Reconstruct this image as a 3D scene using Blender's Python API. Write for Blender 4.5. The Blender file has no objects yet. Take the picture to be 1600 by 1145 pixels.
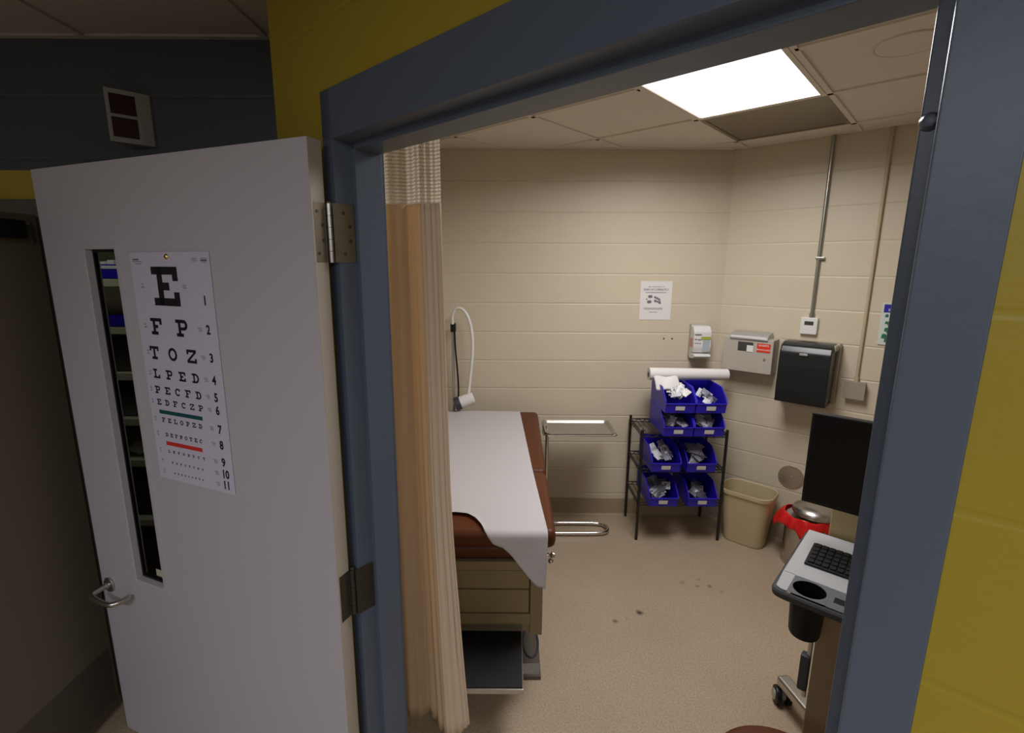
import bpy, bmesh, math, random
from mathutils import Vector, Matrix
random.seed(7)
R = math.radians; PI = math.pi
YA = R(42.38)
A = Vector((-math.cos(YA), math.sin(YA), 0)); B = Vector((math.sin(YA), math.cos(YA), 0))
CAM_H = 1.83
sc = bpy.context.scene; C = sc.collection

# ---------------------------------------------------------------- materials
def nt(name):
    m = bpy.data.materials.new(name); m.use_nodes = True
    t = m.node_tree; b = t.nodes['Principled BSDF']
    return m, t, b
def N(t, kind, **kw):
    n = t.nodes.new(kind)
    for k, v in kw.items():
        if k in n.inputs.keys(): n.inputs[k].default_value = v
        else: setattr(n, k, v)
    return n
def mat(name, col, rough=.5, metal=0, spec=.5, noise=0, nscale=60, bump=0, bscale=200, trans=0, alpha=1, coat=0, ior=1.45):
    m, t, b = nt(name)
    b.inputs['Base Color'].default_value = (*col, 1)
    b.inputs['Roughness'].default_value = rough; b.inputs['Metallic'].default_value = metal
    b.inputs['Specular IOR Level'].default_value = spec
    b.inputs['Transmission Weight'].default_value = trans; b.inputs['Alpha'].default_value = alpha
    b.inputs['Coat Weight'].default_value = coat; b.inputs['IOR'].default_value = ior
    tc = N(t, 'ShaderNodeTexCoord')
    if noise:
        n = N(t, 'ShaderNodeTexNoise', Scale=nscale, Detail=4.0)
        t.links.new(tc.outputs['Object'], n.inputs['Vector'])
        mx = N(t, 'ShaderNodeMix', data_type='RGBA', blend_type='MIX')
        mx.inputs[6].default_value = (*[max(0, c * (1 - noise)) for c in col], 1)
        mx.inputs[7].default_value = (*[min(1, c * (1 + noise)) for c in col], 1)
        t.links.new(n.outputs['Fac'], mx.inputs[0]); t.links.new(mx.outputs[2], b.inputs['Base Color'])
    if bump:
        n = N(t, 'ShaderNodeTexNoise', Scale=bscale, Detail=3.0)
        t.links.new(tc.outputs['Object'], n.inputs['Vector'])
        bp = N(t, 'ShaderNodeBump', Strength=bump, Distance=.002)
        t.links.new(n.outputs['Fac'], bp.inputs['Height']); t.links.new(bp.outputs['Normal'], b.inputs['Normal'])
    return m
def block(name, col, axis='X', sx=.165, sz=.165, rough=.42, band=None, strength=.6, spec=.4):
    """painted concrete block: courses 203 mm, stretchers 406 mm; band=(z, colour) paints everything above z in another colour"""
    m, t, b = nt(name)
    tc = N(t, 'ShaderNodeTexCoord'); sp = N(t, 'ShaderNodeSeparateXYZ')
    t.links.new(tc.outputs['Object'], sp.inputs[0])
    ax = N(t, 'ShaderNodeMath', operation='SUBTRACT'); t.links.new(sp.outputs[axis], ax.inputs[0]); ax.inputs[1].default_value = sx - 40.6
    az = N(t, 'ShaderNodeMath', operation='SUBTRACT'); t.links.new(sp.outputs['Z'], az.inputs[0]); az.inputs[1].default_value = sz - .2032 * 20
    cb = N(t, 'ShaderNodeCombineXYZ'); t.links.new(ax.outputs[0], cb.inputs[0]); t.links.new(az.outputs[0], cb.inputs[1])
    br = N(t, 'ShaderNodeTexBrick', offset=.5, offset_frequency=2)
    br.inputs['Scale'].default_value = 1; br.inputs['Mortar Size'].default_value = .0045; br.inputs['Mortar Smooth'].default_value = .8
    br.inputs['Brick Width'].default_value = .4064; br.inputs['Row Height'].default_value = .2032
    t.links.new(cb.outputs[0], br.inputs['Vector'])
    md = N(t, 'ShaderNodeMath', operation='PINGPONG'); t.links.new(az.outputs[0], md.inputs[0]); md.inputs[1].default_value = .1016
    bed = N(t, 'ShaderNodeMapRange', interpolation_type='SMOOTHSTEP'); t.links.new(md.outputs[0], bed.inputs[0]); bed.inputs[1].default_value = .0015; bed.inputs[2].default_value = .007; bed.inputs[3].default_value = 1; bed.inputs[4].default_value = 0
    wk = N(t, 'ShaderNodeTexNoise', Scale=1.3, Detail=1.0); t.links.new(tc.outputs['Object'], wk.inputs['Vector'])
    vj = N(t, 'ShaderNodeMath', operation='MULTIPLY'); t.links.new(br.outputs['Fac'], vj.inputs[0]); vj.inputs[1].default_value = .07
    bw = N(t, 'ShaderNodeMath', operation='MULTIPLY'); t.links.new(bed.outputs[0], bw.inputs[0]); t.links.new(wk.outputs['Fac'], bw.inputs[1])
    mxj = N(t, 'ShaderNodeMath', operation='MAXIMUM'); t.links.new(bw.outputs[0], mxj.inputs[0]); t.links.new(vj.outputs[0], mxj.inputs[1])
    inv = N(t, 'ShaderNodeMath', operation='SUBTRACT'); inv.inputs[0].default_value = 1; t.links.new(mxj.outputs[0], inv.inputs[1])
    n = N(t, 'ShaderNodeTexNoise', Scale=90.0, Detail=5.0); t.links.new(tc.outputs['Object'], n.inputs['Vector'])
    n2 = N(t, 'ShaderNodeTexNoise', Scale=9.0, Detail=2.0); t.links.new(tc.outputs['Object'], n2.inputs['Vector'])
    b1 = N(t, 'ShaderNodeBump', Strength=strength, Distance=.006); t.links.new(inv.outputs[0], b1.inputs['Height'])
    b2 = N(t, 'ShaderNodeBump', Strength=.22, Distance=.002); t.links.new(n.outputs['Fac'], b2.inputs['Height']); t.links.new(b1.outputs['Normal'], b2.inputs['Normal'])
    t.links.new(b2.outputs['Normal'], b.inputs['Normal'])
    base = N(t, 'ShaderNodeMix', data_type='RGBA')
    base.inputs[6].default_value = (*[c * .97 for c in col], 1); base.inputs[7].default_value = (*[min(1, c * 1.03) for c in col], 1)
    t.links.new(n2.outputs['Fac'], base.inputs[0]); out = base.outputs[2]
    if band:
        gt = N(t, 'ShaderNodeMath', operation='GREATER_THAN'); t.links.new(sp.outputs['Z'], gt.inputs[0]); gt.inputs[1].default_value = band[0]
        mx = N(t, 'ShaderNodeMix', data_type='RGBA'); t.links.new(gt.outputs[0], mx.inputs[0]); t.links.new(out, mx.inputs[6]); mx.inputs[7].default_value = (*band[1], 1)
        out = mx.outputs[2]
    t.links.new(out, b.inputs['Base Color'])
    b.inputs['Roughness'].default_value = rough; b.inputs['Specular IOR Level'].default_value = spec
    return m

BEIGE = (.56, .49, .37); YELLOW = (.38, .285, .026); SLATE = (.060, .068, .074)
M = dict(
    wall_x=block('beige_block_x', BEIGE), wall_y=block('beige_block_y', BEIGE, axis='Y', sx=.0),
    yellow_x=block('yellow_block_x', YELLOW, strength=.3), yellow_band=block('yellow_slate_block', YELLOW, band=(2.158, SLATE), strength=.35),
    hall=block('hall_block', (.42, .40, .38), axis='Y', strength=.3),
    blue=mat('blue_gloss_paint', (.095, .120, .165), .36, bump=.25, bscale=45, spec=.45),
    leaf=mat('leaf_paint', (.50, .475, .52), .42, bump=.12, bscale=120),
    leaf_edge=mat('leaf_edge_shade', (.42, .37, .31), .5),  # leaf colour made darker and browner, room-side light put into the edge
    cream=mat('cream_metal', (.20, .155, .078), .42, spec=.3), cream_dark=mat('cream_shaded', (.10, .08, .045), .6),  # the second is the cream darkened, recess shade put into its colour
    brown=mat('brown_vinyl', (.085, .025, .009), .42, spec=.2, bump=.2, bscale=350),
    rollpaper=mat('roll_paper', (.66, .64, .62), .7, bump=.15, bscale=60), paper=mat('exam_paper', (.44, .42, .43), .75, bump=.25, bscale=30),
    white=mat('white_plastic', (.68, .67, .65), .4), offwhite=mat('offwhite_plastic', (.40, .37, .315), .42),
    tile=mat('ceiling_tile', (.74, .68, .60), .9, noise=.05, nscale=300, bump=.5, bscale=400),
    tbar=mat('ceiling_grid', (.72, .66, .58), .6),
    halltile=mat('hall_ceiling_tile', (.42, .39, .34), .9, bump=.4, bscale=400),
    vent=mat('vent_metal', (.30, .265, .21), .32, metal=.55),
    chrome=mat('chrome', (.72, .70, .67), .14, metal=1), dullsteel=mat('dull_steel', (.13, .115, .095), .4, metal=.6), traysteel=mat('tray_steel', (.46, .44, .40), .46, metal=1), steel=mat('brushed_steel', (.55, .53, .50), .3, metal=1, bump=.05, bscale=80),
    hinge=mat('worn_hinge_metal', (.21, .18, .13), .45, metal=.7, noise=.2, nscale=40), dkhinge=mat('dark_hinge_metal', (.07, .06, .05), .5, metal=.6, noise=.2, nscale=40),
    black=mat('black_plastic', (.007, .007, .008), .4, spec=.35), screen=mat('screen_glass', (.002, .002, .003), .18, spec=.3),
    rubber=mat('black_rubber', (.004, .004, .005), .6, bump=.6, bscale=500), blackwire=mat('black_wire', (.012, .010, .010), .45),
    blueplastic=mat('blue_bin_plastic', (.018, .010, .42), .35),
    pack=mat('packet_paper', (.55, .55, .58), .45, bump=.5, bscale=90), pack2=mat('packet_film', (.21, .21, .26), .25, bump=.8, bscale=60),
    pack3=mat('packet_dark', (.07, .07, .09), .35), waste=mat('beige_wastebasket', (.46, .37, .22), .42),
    red=mat('red_bag', (.60, .012, .012), .25, bump=.6, bscale=18), redlens=mat('red_lens', (.022, .001, .002), .3),
    ledge=mat('cart_white_top', (.33, .335, .345), .35), graypl=mat('cart_gray_plastic', (.10, .105, .115), .4), darkgray=mat('cart_dark_gray', (.035, .037, .042), .45),
    tan=mat('cart_tan_panel', (.22, .16, .09), .5), creambox=mat('cream_box', (.38, .30, .15), .45),
    smoke=mat('smoked_plastic', (.009, .011, .012), .30, spec=.45), dispback=mat('dispenser_back', (.33, .30, .24), .3),
    conduit=mat('galvanised_conduit', (.36, .36, .33), .32, metal=.9), conduit2=mat('painted_conduit', (.46, .37, .24), .4), jbox=mat('painted_box', (.30, .265, .205), .4),
    ink=mat('black_ink', (.010, .008, .014), .6), inkgray=mat('gray_ink', (.16, .14, .17), .6), green=mat('green_ink', (.006, .075, .085), .6), redink=mat('red_ink', (.62, .03, .025), .6),
    chart=mat('chart_card', (.60, .575, .70), .38), tack=mat('brass_tack', (.75, .55, .18), .25, metal=1),
    signblue=mat('sign_blue', (.02, .02, .30), .4), signgreen=mat('sign_green', (.02, .14, .07), .5), signwhite=mat('sign_white', (.55, .60, .57), .4),
    redlabel=mat('red_label', (.62, .035, .012), .4), lcd=mat('lcd_dark', (.05, .05, .05), .2), shadow=mat('dark_slot', (.015, .013, .012), .6),
    brownd=mat('brown_door', (.16, .135, .10), .45, bump=.1, bscale=60), brownf=mat('brown_frame', (.10, .08, .06), .5),
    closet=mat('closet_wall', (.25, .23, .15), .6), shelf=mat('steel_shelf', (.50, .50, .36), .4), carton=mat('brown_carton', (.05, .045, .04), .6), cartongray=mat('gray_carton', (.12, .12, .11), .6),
    base=mat('cove_base', (.33, .26, .175), .45), sani=mat('sanitizer_white', (.62, .62, .60), .35), sanigray=mat('sanitizer_gel', (.38, .43, .46), .25), lime=mat('lime_label', (.35, .38, .05), .4),
    pink=mat('pink_label', (.50, .25, .20), .4), silver=mat('silver_plastic', (.42, .42, .40), .3, metal=.5), glass=mat('window_glass', (1, 1, 1), 0, trans=1, ior=1.0, spec=.5),
)
def floor_material():
    m, t, b = nt('sheet_vinyl')
    tc = N(t, 'ShaderNodeTexCoord')
    n = N(t, 'ShaderNodeTexNoise', Scale=130.0, Detail=5.0); t.links.new(tc.outputs['Object'], n.inputs['Vector'])
    n2 = N(t, 'ShaderNodeTexNoise', Scale=2.2, Detail=3.0); t.links.new(tc.outputs['Object'], n2.inputs['Vector'])
    cr = N(t, 'ShaderNodeValToRGB'); e = cr.color_ramp.elements
    e[0].position = .33; e[0].color = (.30, .23, .155, 1); e[1].position = .62; e[1].color = (.42, .33, .235, 1)
    t.links.new(n.outputs['Fac'], cr.inputs[0])
    mx = N(t, 'ShaderNodeMix', data_type='RGBA', blend_type='MULTIPLY'); mx.inputs[0].default_value = .35
    cr2 = N(t, 'ShaderNodeValToRGB'); e = cr2.color_ramp.elements; e[0].position = .3; e[0].color = (.75, .74, .7, 1); e[1].position = .7; e[1].color = (1, 1, 1, 1)
    t.links.new(n2.outputs['Fac'], cr2.inputs[0]); t.links.new(cr.outputs[0], mx.inputs[6]); t.links.new(cr2.outputs[0], mx.inputs[7])
    out = mx.outputs[2]
    dn = N(t, 'ShaderNodeTexNoise', Scale=35.0, Detail=2.0); t.links.new(tc.outputs['Object'], dn.inputs['Vector'])
    for (x, y, r, k) in STAINS:                                   # scuffs and drips on the vinyl
        d = N(t, 'ShaderNodeVectorMath', operation='DISTANCE'); t.links.new(tc.outputs['Object'], d.inputs[0]); d.inputs[1].default_value = (x, y, 0)
        ad = N(t, 'ShaderNodeMath', operation='MULTIPLY_ADD'); t.links.new(dn.outputs['Fac'], ad.inputs[0]); ad.inputs[1].default_value = r * 1.4; t.links.new(d.outputs['Value'], ad.inputs[2])
        mr = N(t, 'ShaderNodeMapRange'); mr.inputs[1].default_value = r * .9; mr.inputs[2].default_value = r * 1.9; mr.inputs[3].default_value = k; mr.inputs[4].default_value = 0
        t.links.new(ad.outputs[0], mr.inputs[0])
        mm = N(t, 'ShaderNodeMix', data_type='RGBA'); t.links.new(mr.outputs[0], mm.inputs[0]); t.links.new(out, mm.inputs[6]); mm.inputs[7].default_value = (.05, .032, .02, 1); out = mm.outputs[2]
    t.links.new(out, b.inputs['Base Color'])
    b.inputs['Roughness'].default_value = .38; b.inputs['Specular IOR Level'].default_value = .4
    bp = N(t, 'ShaderNodeBump', Strength=.1, Distance=.001); t.links.new(n.outputs['Fac'], bp.inputs['Height']); t.links.new(bp.outputs['Normal'], b.inputs['Normal'])
    return m
STAINS = [(.555, 2.30, .016, .75), (.70, 2.37, .022, .95), (.62, 2.32, .010, .35), (1.10, 2.60, .014, .6), (1.13, 2.66, .012, .4), (1.17, 2.60, .014, .7), (1.02, 2.63, .02, .3), (1.22, 2.55, .014, .35)]
M['floor'] = floor_material()
def emit(name, col, s):
    m, t, b = nt(name); b.inputs['Base Color'].default_value = (.8, .8, .8, 1)
    b.inputs['Emission Color'].default_value = (*col, 1); b.inputs['Emission Strength'].default_value = s
    return m
M['lens'] = emit('lit_lens', (1, .98, .99), 4.0)
M['halllens'] = emit('hall_lens', (.95, .96, 1), 3.5)
M['closetlens'] = emit('closet_lens', (.95, 1, .9), 4.0)
def cloth(name, col, tr=.35, holes=False, tint=None):
    m, t, b = nt(name); b.inputs['Base Color'].default_value = (*col, 1); b.inputs['Roughness'].default_value = .85; b.inputs['Specular IOR Level'].default_value = .2
    o = t.nodes['Material Output']
    tl = N(t, 'ShaderNodeBsdfTranslucent'); tl.inputs['Color'].default_value = (*(tint or col), 1)
    mx = N(t, 'ShaderNodeMixShader'); mx.inputs[0].default_value = tr
    t.links.new(b.outputs[0], mx.inputs[1]); t.links.new(tl.outputs[0], mx.inputs[2])
    last = mx.outputs[0]
    tc = N(t, 'ShaderNodeTexCoord')
    if holes:
        uv = N(t, 'ShaderNodeUVMap'); sp = N(t, 'ShaderNodeSeparateXYZ'); t.links.new(uv.outputs[0], sp.inputs[0])
        # staggered oval holes, 9 mm apart
        br = N(t, 'ShaderNodeTexBrick', offset=.5); t.links.new(uv.outputs[0], br.inputs['Vector'])
        br.inputs['Scale'].default_value = 1; br.inputs['Mortar Size'].default_value = .0026; br.inputs['Mortar Smooth'].default_value = 0
        br.inputs['Brick Width'].default_value = .011; br.inputs['Row Height'].default_value = .010
        tr_ = N(t, 'ShaderNodeBsdfTransparent'); m2 = N(t, 'ShaderNodeMixShader')
        t.links.new(br.outputs['Fac'], m2.inputs[0]); t.links.new(tr_.outputs[0], m2.inputs[1]); t.links.new(last, m2.inputs[2]); last = m2.outputs[0]
    t.links.new(last, o.inputs[0])
    return m
M['curtain'] = cloth('curtain_cloth', (.66, .53, .36), .42, tint=(.76, .57, .35)); M['mesh'] = cloth('curtain_mesh', (.68, .61, .47), .35, holes=True)
M['hem'] = cloth('curtain_hem_lit', (.90, .76, .58), .35)  # hem cloth paled to hold the light on the curtain's right side

# ---------------------------------------------------------------- geometry helpers
class MB:
    def __init__(s): s.bm = bmesh.new()
    def _merge(s, b, mtx=None):
        if mtx: b.transform(mtx)
        me = bpy.data.meshes.new('tmp'); b.to_mesh(me); b.free(); s.bm.from_mesh(me); bpy.data.meshes.remove(me)
    def box(s, x0, x1, y0, y1, z0, z1, bev=0, seg=2, mtx=None):
        b = bmesh.new(); bmesh.ops.create_cube(b, size=1)
        sx, sy, sz = abs(x1 - x0), abs(y1 - y0), abs(z1 - z0)
        bmesh.ops.scale(b, vec=(sx, sy, sz), verts=b.verts)
        if bev: bmesh.ops.bevel(b, geom=b.edges[:], offset=min(bev, .49 * min(sx, sy, sz)), segments=seg, affect='EDGES', profile=.5)
        bmesh.ops.translate(b, vec=((x0 + x1) / 2, (y0 + y1) / 2, (z0 + z1) / 2), verts=b.verts)
        s._merge(b, mtx); return s
    def cyl(s, p0, p1, r0, r1=None, seg=24, caps=True):
        p0, p1 = Vector(p0), Vector(p1); r1 = r0 if r1 is None else r1
        d = p1 - p0; b = bmesh.new()
        bmesh.ops.create_cone(b, cap_ends=caps, segments=seg, radius1=r0, radius2=r1, depth=d.length)
        q = Vector((0, 0, 1)).rotation_difference(d.normalized()).to_matrix().to_4x4()
        s._merge(b, Matrix.Translation((p0 + p1) / 2) @ q); return s
    def sph(s, c, r, sx=1, sy=1, sz=1, seg=20):
        b = bmesh.new(); bmesh.ops.create_uvsphere(b, u_segments=seg, v_segments=seg // 2, radius=r)
        s._merge(b, Matrix.Translation(c) @ Matrix.Diagonal((sx, sy, sz, 1))); return s
    def tube(s, pts, r, seg=12, closed=False, sub=0):
        pts = [Vector(p) for p in pts]
        for _ in range(sub):                                      # Chaikin smoothing
            q = []
            rng = range(len(pts)) if closed else range(len(pts) - 1)
            if not closed: q.append(pts[0])
            for i in rng:
                a, c = pts[i], pts[(i + 1) % len(pts)]; q += [a * .75 + c * .25, a * .25 + c * .75]
            if not closed: q.append(pts[-1])
            pts = q
        n = len(pts); rings = []; up = None
        for i, p in enumerate(pts):
            if closed: t = (pts[(i + 1) % n] - pts[i - 1]).normalized()
            else: t = (pts[min(i + 1, n - 1)] - pts[max(i - 1, 0)]).normalized()
            if up is None: up = t.orthogonal().normalized()
            up = (up - t * up.dot(t)).normalized(); w = t.cross(up)
            rings.append([s.bm.verts.new(p + (up * math.cos(2 * PI * k / seg) + w * math.sin(2 * PI * k / seg)) * r) for k in range(seg)])
        for i in range(n if closed else n - 1):
            a, c = rings[i], rings[(i + 1) % n]
            for k in range(seg): s.bm.faces.new((a[k], a[(k + 1) % seg], c[(k + 1) % seg], c[k]))
        if not closed: s.bm.faces.new(rings[0][::-1]); s.bm.faces.new(rings[-1])
        return s
    def lathe(s, prof, c=(0, 0, 0), seg=40, axis=None):
        """profile of (radius, height) turned about z through c"""
        b = bmesh.new(); rings = []
        for r, h in prof:
            if r < 1e-6: rings.append([b.verts.new((0, 0, h))])
            else: rings.append([b.verts.new((r * math.cos(2 * PI * k / seg), r * math.sin(2 * PI * k / seg), h)) for k in range(seg)])
        for a, d in zip(rings, rings[1:]):
            for k in range(seg):
                f = [a[k % len(a)], a[(k + 1) % len(a)], d[(k + 1) % len(d)], d[k % len(d)]]
                f = list(dict.fromkeys(f))
                if len(f) > 2: b.faces.new(f)
        q = Matrix.Identity(4)
        if axis is not None: q = Vector((0, 0, 1)).rotation_difference(Vector(axis).normalized()).to_matrix().to_4x4()
        s._merge(b, Matrix.Translation(c) @ q); return s
    def prism(s, poly, d0, d1, plane='XY', bev=0):
        """polygon in a plane extruded along the third axis"""
        f = {'XY': lambda p, d: (p[0], p[1], d), 'XZ': lambda p, d: (p[0], d, p[1]), 'YZ': lambda p, d: (d, p[0], p[1])}[plane]
        b = bmesh.new()
        v0 = [b.verts.new(f(p, d0)) for p in poly]; v1 = [b.verts.new(f(p, d1)) for p in poly]; n = len(poly)
        b.faces.new(v0[::-1]); b.faces.new(v1)
        for i in range(n): b.faces.new((v0[i], v0[(i + 1) % n], v1[(i + 1) % n], v1[i]))
        bmesh.ops.recalc_face_normals(b, faces=b.faces)
        if bev: bmesh.ops.bevel(b, geom=b.edges[:], offset=bev, segments=2, affect='EDGES', profile=.5)
        s._merge(b); return s
    def grid(s, fn, nu, nv, uv=None):
        vs = [[s.bm.verts.new(fn(i / nu, j / nv)) for i in range(nu + 1)] for j in range(nv + 1)]
        lay = s.bm.loops.layers.uv.verify() if uv else None
        for j in range(nv):
            for i in range(nu):
                f = s.bm.faces.new((vs[j][i], vs[j][i + 1], vs[j + 1][i + 1], vs[j + 1][i]))
                if uv:
                    for lp, (a, c) in zip(f.loops, ((i, j), (i + 1, j), (i + 1, j + 1), (i, j + 1))): lp[lay].uv = uv(a / nu, c / nv)
        return s
    def mesh(s, me, mtx): 
        b = bmesh.new(); b.from_mesh(me); s._merge(b, mtx); return s

ORG = {}                                                          # base point of each thing, in the coordinates its shapes are written in
def obj(name, mb, m, parent=None, base=None, frame='W', smooth=40):
    base = Vector(base) if base is not None else (ORG[parent.name] if parent is not None else Vector((0, 0, 0)))
    mb.bm.transform(Matrix.Translation(-base))
    me = bpy.data.meshes.new(name)
    bmesh.ops.recalc_face_normals(mb.bm, faces=mb.bm.faces)
    mb.bm.to_mesh(me); mb.bm.free()
    for mm in (m if isinstance(m, (list, tuple)) else [m]): me.materials.append(M[mm])
    if smooth:
        me.shade_smooth(); me.set_sharp_from_angle(angle=R(smooth))
    o = bpy.data.objects.new(name, me); C.objects.link(o)
    if smooth and smooth < 90:
        wn = o.modifiers.new('normals', 'WEIGHTED_NORMAL'); wn.keep_sharp = True; wn.weight = 80
    ORG[o.name] = base
    if parent is not None: o.parent = parent
    else: place(o, base, frame)
    return o
ROT = {'W': 0.0, 'AB': -YA, 'LEAF': None}
LEAF_TH = R(160)
LP = A * 1.203 + B * .639
LD = -A * math.cos(LEAF_TH) - B * math.sin(LEAF_TH); LM = B * math.cos(LEAF_TH) - A * math.sin(LEAF_TH)
ROT['LEAF'] = math.atan2(LD.y, LD.x)
def to_world(p, frame):
    p = Vector(p)
    if frame == 'W': return p
    if frame == 'AB': return -A * p.x + B * p.y + Vector((0, 0, p.z))
    if frame == 'LEAF': return LP + LD * p.x + LM * p.y + Vector((0, 0, p.z))
def place(o, base, frame):
    o.location = to_world(base, frame); o.rotation_euler = (0, 0, ROT[frame])
def thing(name, label, cat, base, frame='W', group=None, kind=None):
    o = bpy.data.objects.new(name, None); C.objects.link(o); o.empty_display_size = .05
    ORG[o.name] = Vector(base); place(o, base, frame)
    if label: o['label'] = label
    if cat: o['category'] = cat
    if group: o['group'] = group
    if kind: o['kind'] = kind
    return o
def tag(o, label, cat, group=None):
    o['label'] = label; o['category'] = cat
    if group: o['group'] = group
    return o
def struct(name, mb, m, base=(0, 0, 0), frame='W', smooth=30, label=None):
    o = obj(name, mb, m, base=base, frame=frame, smooth=smooth); o['kind'] = 'structure'
    if label: o['label'] = label
    return o
def copy_tree(o, parent=None):
    c = o.copy(); C.objects.link(c); c.parent = parent
    for ch in list(o.children): copy_tree(ch, c)
    return c
_texts = {}
def text_mesh(s, bold=0.0):
    k = (s, bold)
    if k not in _texts:
        cu = bpy.data.curves.new('t', 'FONT'); cu.body = s; cu.size = 1; cu.align_x = 'CENTER'; cu.align_y = 'CENTER'; cu.offset = bold
        cu.extrude = .01; cu.resolution_u = 3
        o = bpy.data.objects.new('t', cu); C.objects.link(o)
        dg = bpy.context.evaluated_depsgraph_get(); dg.update()
        me = bpy.data.meshes.new_from_object(o.evaluated_get(dg)); bpy.data.objects.remove(o); _texts[k] = me
    return _texts[k]
def put_text(mb, s, size, mtx, bold=0.0, sx=1.0, depth=.04):
    """text lies in the local XY plane of mtx, facing +Z; its thickness is scaled down"""
    me = text_mesh(s, bold); mb.mesh(me, mtx @ Matrix.Diagonal((size * sx, size, depth, 1))); return mb
def facing(px, py, pz, normal):
    """matrix for text on an upright face: normal 'y-' faces -Y, 'y+' faces +Y"""
    if normal == 'y-': return Matrix.Translation((px, py, pz)) @ Matrix.Rotation(PI / 2, 4, 'X')
    return Matrix.Translation((px, py, pz)) @ Matrix.Rotation(PI, 4, 'Z') @ Matrix.Rotation(PI / 2, 4, 'X')

# ================================================================ THE SETTING
ZC = 2.60; HC = 2.58
def ab2(a, b): p = A * a + B * b; return (p.x, p.y)
XL = -.75
YB = 3.47; BF = 3.55
xc = (BF - YB * B.y) / B.x                                       # corner of back wall and far wall
# floor (one slab under the hall, the exam room and the closet)
struct('floor', MB().box(-4.2, 5.0, -3.2, 4.4, -.06, 0), 'floor')
# exam room walls
struct('wall_back', MB().box(XL - .1, xc + .12, YB, YB + .1, 0, ZC + .02), 'wall_x', label='beige painted block wall facing the camera')
ua, ub = -(-xc * math.cos(YA) + YB * math.sin(YA)), 1.4
struct('wall_right', MB().box(ua - .04, ub + .1, BF, BF + .1, 0, ZC + .02), 'wall_x', frame='AB', label='beige painted block wall with dispensers and conduits')
struct('wall_left', MB().prism([(XL, 1.76), (XL, YB), (XL - .1, YB), (XL - .1, 2.02), (XL - .06, 1.90)], 0, ZC + .02, 'XY'), 'wall_y')
struct('wall_end', MB().box(ub, ub + .1, .793, BF, 0, ZC + .02), 'wall_y', frame='AB')
# door wall: two skins, each with the doorway left open  (u = -a)
U0, U1, ZH = -1.225, .005, 2.235
UC = -1.505
for nm, v0, v1, mm, u0, u1, zt, lab in (('wall_front', .657, .72, 'yellow_x', UC, 2.9, HC, 'yellow painted block wall around the blue door frame'), ('wall_front_inside', .72, .79, 'wall_x', -2.05, 1.5, ZC + .02, None)):
    w = MB(); w.box(u0, U0, v0, v1, 0, zt); w.box(U1, u1, v0, v1, 0, zt); w.box(U0, U1, v0, v1, ZH, zt)
    if nm == 'wall_front_inside':
        w = MB(); w.box(-1.56, U0, v0, v1, 0, zt); w.box(U1, u1, v0, v1, 0, zt); w.box(U0, U1, v0, v1, ZH, zt)
    struct(nm, w, mm, frame='AB', label=lab)
# cove bases
def cove(name, x0, x1, y, frame='W', label=None):
    poly = [(0, 0), (-.018, 0), (-.010, .004), (-.005, .014), (-.004, .125), (-.0005, .13), (0, .13)]
    struct(name, MB().prism([(y + p[0], p[1]) for p in poly], x0, x1, 'YZ'), 'base', frame=frame, label=label)
cove('baseboard_back', XL, xc, YB); cove('baseboard_right', ua, ub, BF, 'AB')
# ceilings
def ceiling(name, poly, z, m, lines, mb2, frame='W'):
    mb = MB().prism(poly, z + .006, z + .05, 'XY'); 
    return struct(name, mb, m, frame=frame)
# exam room ceiling polygon, in AB frame (u = -a, v = b)
def uv(x, y): return (-(x * A.x + y * A.y), x * B.x + y * B.y)
poly = [uv(XL, 1.74), uv(XL, YB), uv(xc, YB), (ub, BF), (ub, .79), (-1.6, .79)]
poly = [uv(XL, YB), (ua, BF), (ub, BF), (ub, .79), uv(XL, (.79 - XL * B.x) / B.y)]
struct('ceiling', MB().prism(poly, ZC + .006, ZC + .05, 'XY'), 'tile', frame='AB', label='suspended ceiling of off-white tiles')
def clip_u(v):                                                   # left limit of a grid line at depth v inside the room
    # left wall x = XL and back wall y = YB
    lo = -9
    # point = -A u + B v ; x = cos*u + sin*v >= XL ; y = -sin*u + cos*v <= YB
    lo = max(lo, (XL - B.x * v) / (-A.x)); lo = max(lo, (B.y * v - YB) / A.y)
    return lo
g = MB()
GU = [-2.405, -1.795, -1.185, -.575, .035, .645, 1.255]; GV = [.90, 1.51, 2.12, 2.73, 3.34]
for v in GV:
    lo = clip_u(v)
    if v == 2.12: g.box(-.575, ub, v - .012, v + .012, ZC - .002, ZC + .008); g.box(lo, -1.185, v - .012, v + .012, ZC - .002, ZC + .008)
    elif lo < ub: g.box(lo, ub, v - .012, v + .012, ZC - .002, ZC + .008)
for u in GU:
    # v limits at this u
    lo = max(.80, (XL + A.x * u) / B.x); hi = min(BF, (YB + A.y * u) / B.y)
    if hi > lo: g.box(u - .012, u + .012, lo, hi, ZC - .002, ZC + .008)
def edge_angle(p, q, w=.022):
    p, q = Vector((*p, 0)), Vector((*q, 0)); d = (q - p).normalized(); n = Vector((-d.y, d.x, 0))
    g.prism([(p.x, p.y), (q.x, q.y), ((q - n * w).x, (q - n * w).y), ((p - n * w).x, (p - n * w).y)], ZC - .001, ZC + .007, 'XY')
edge_angle(poly[0], poly[1]); edge_angle(poly[1], poly[2])
struct('trim_1', g, 'tbar', frame='AB', label='ceiling grid of thin metal tees')
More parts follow.
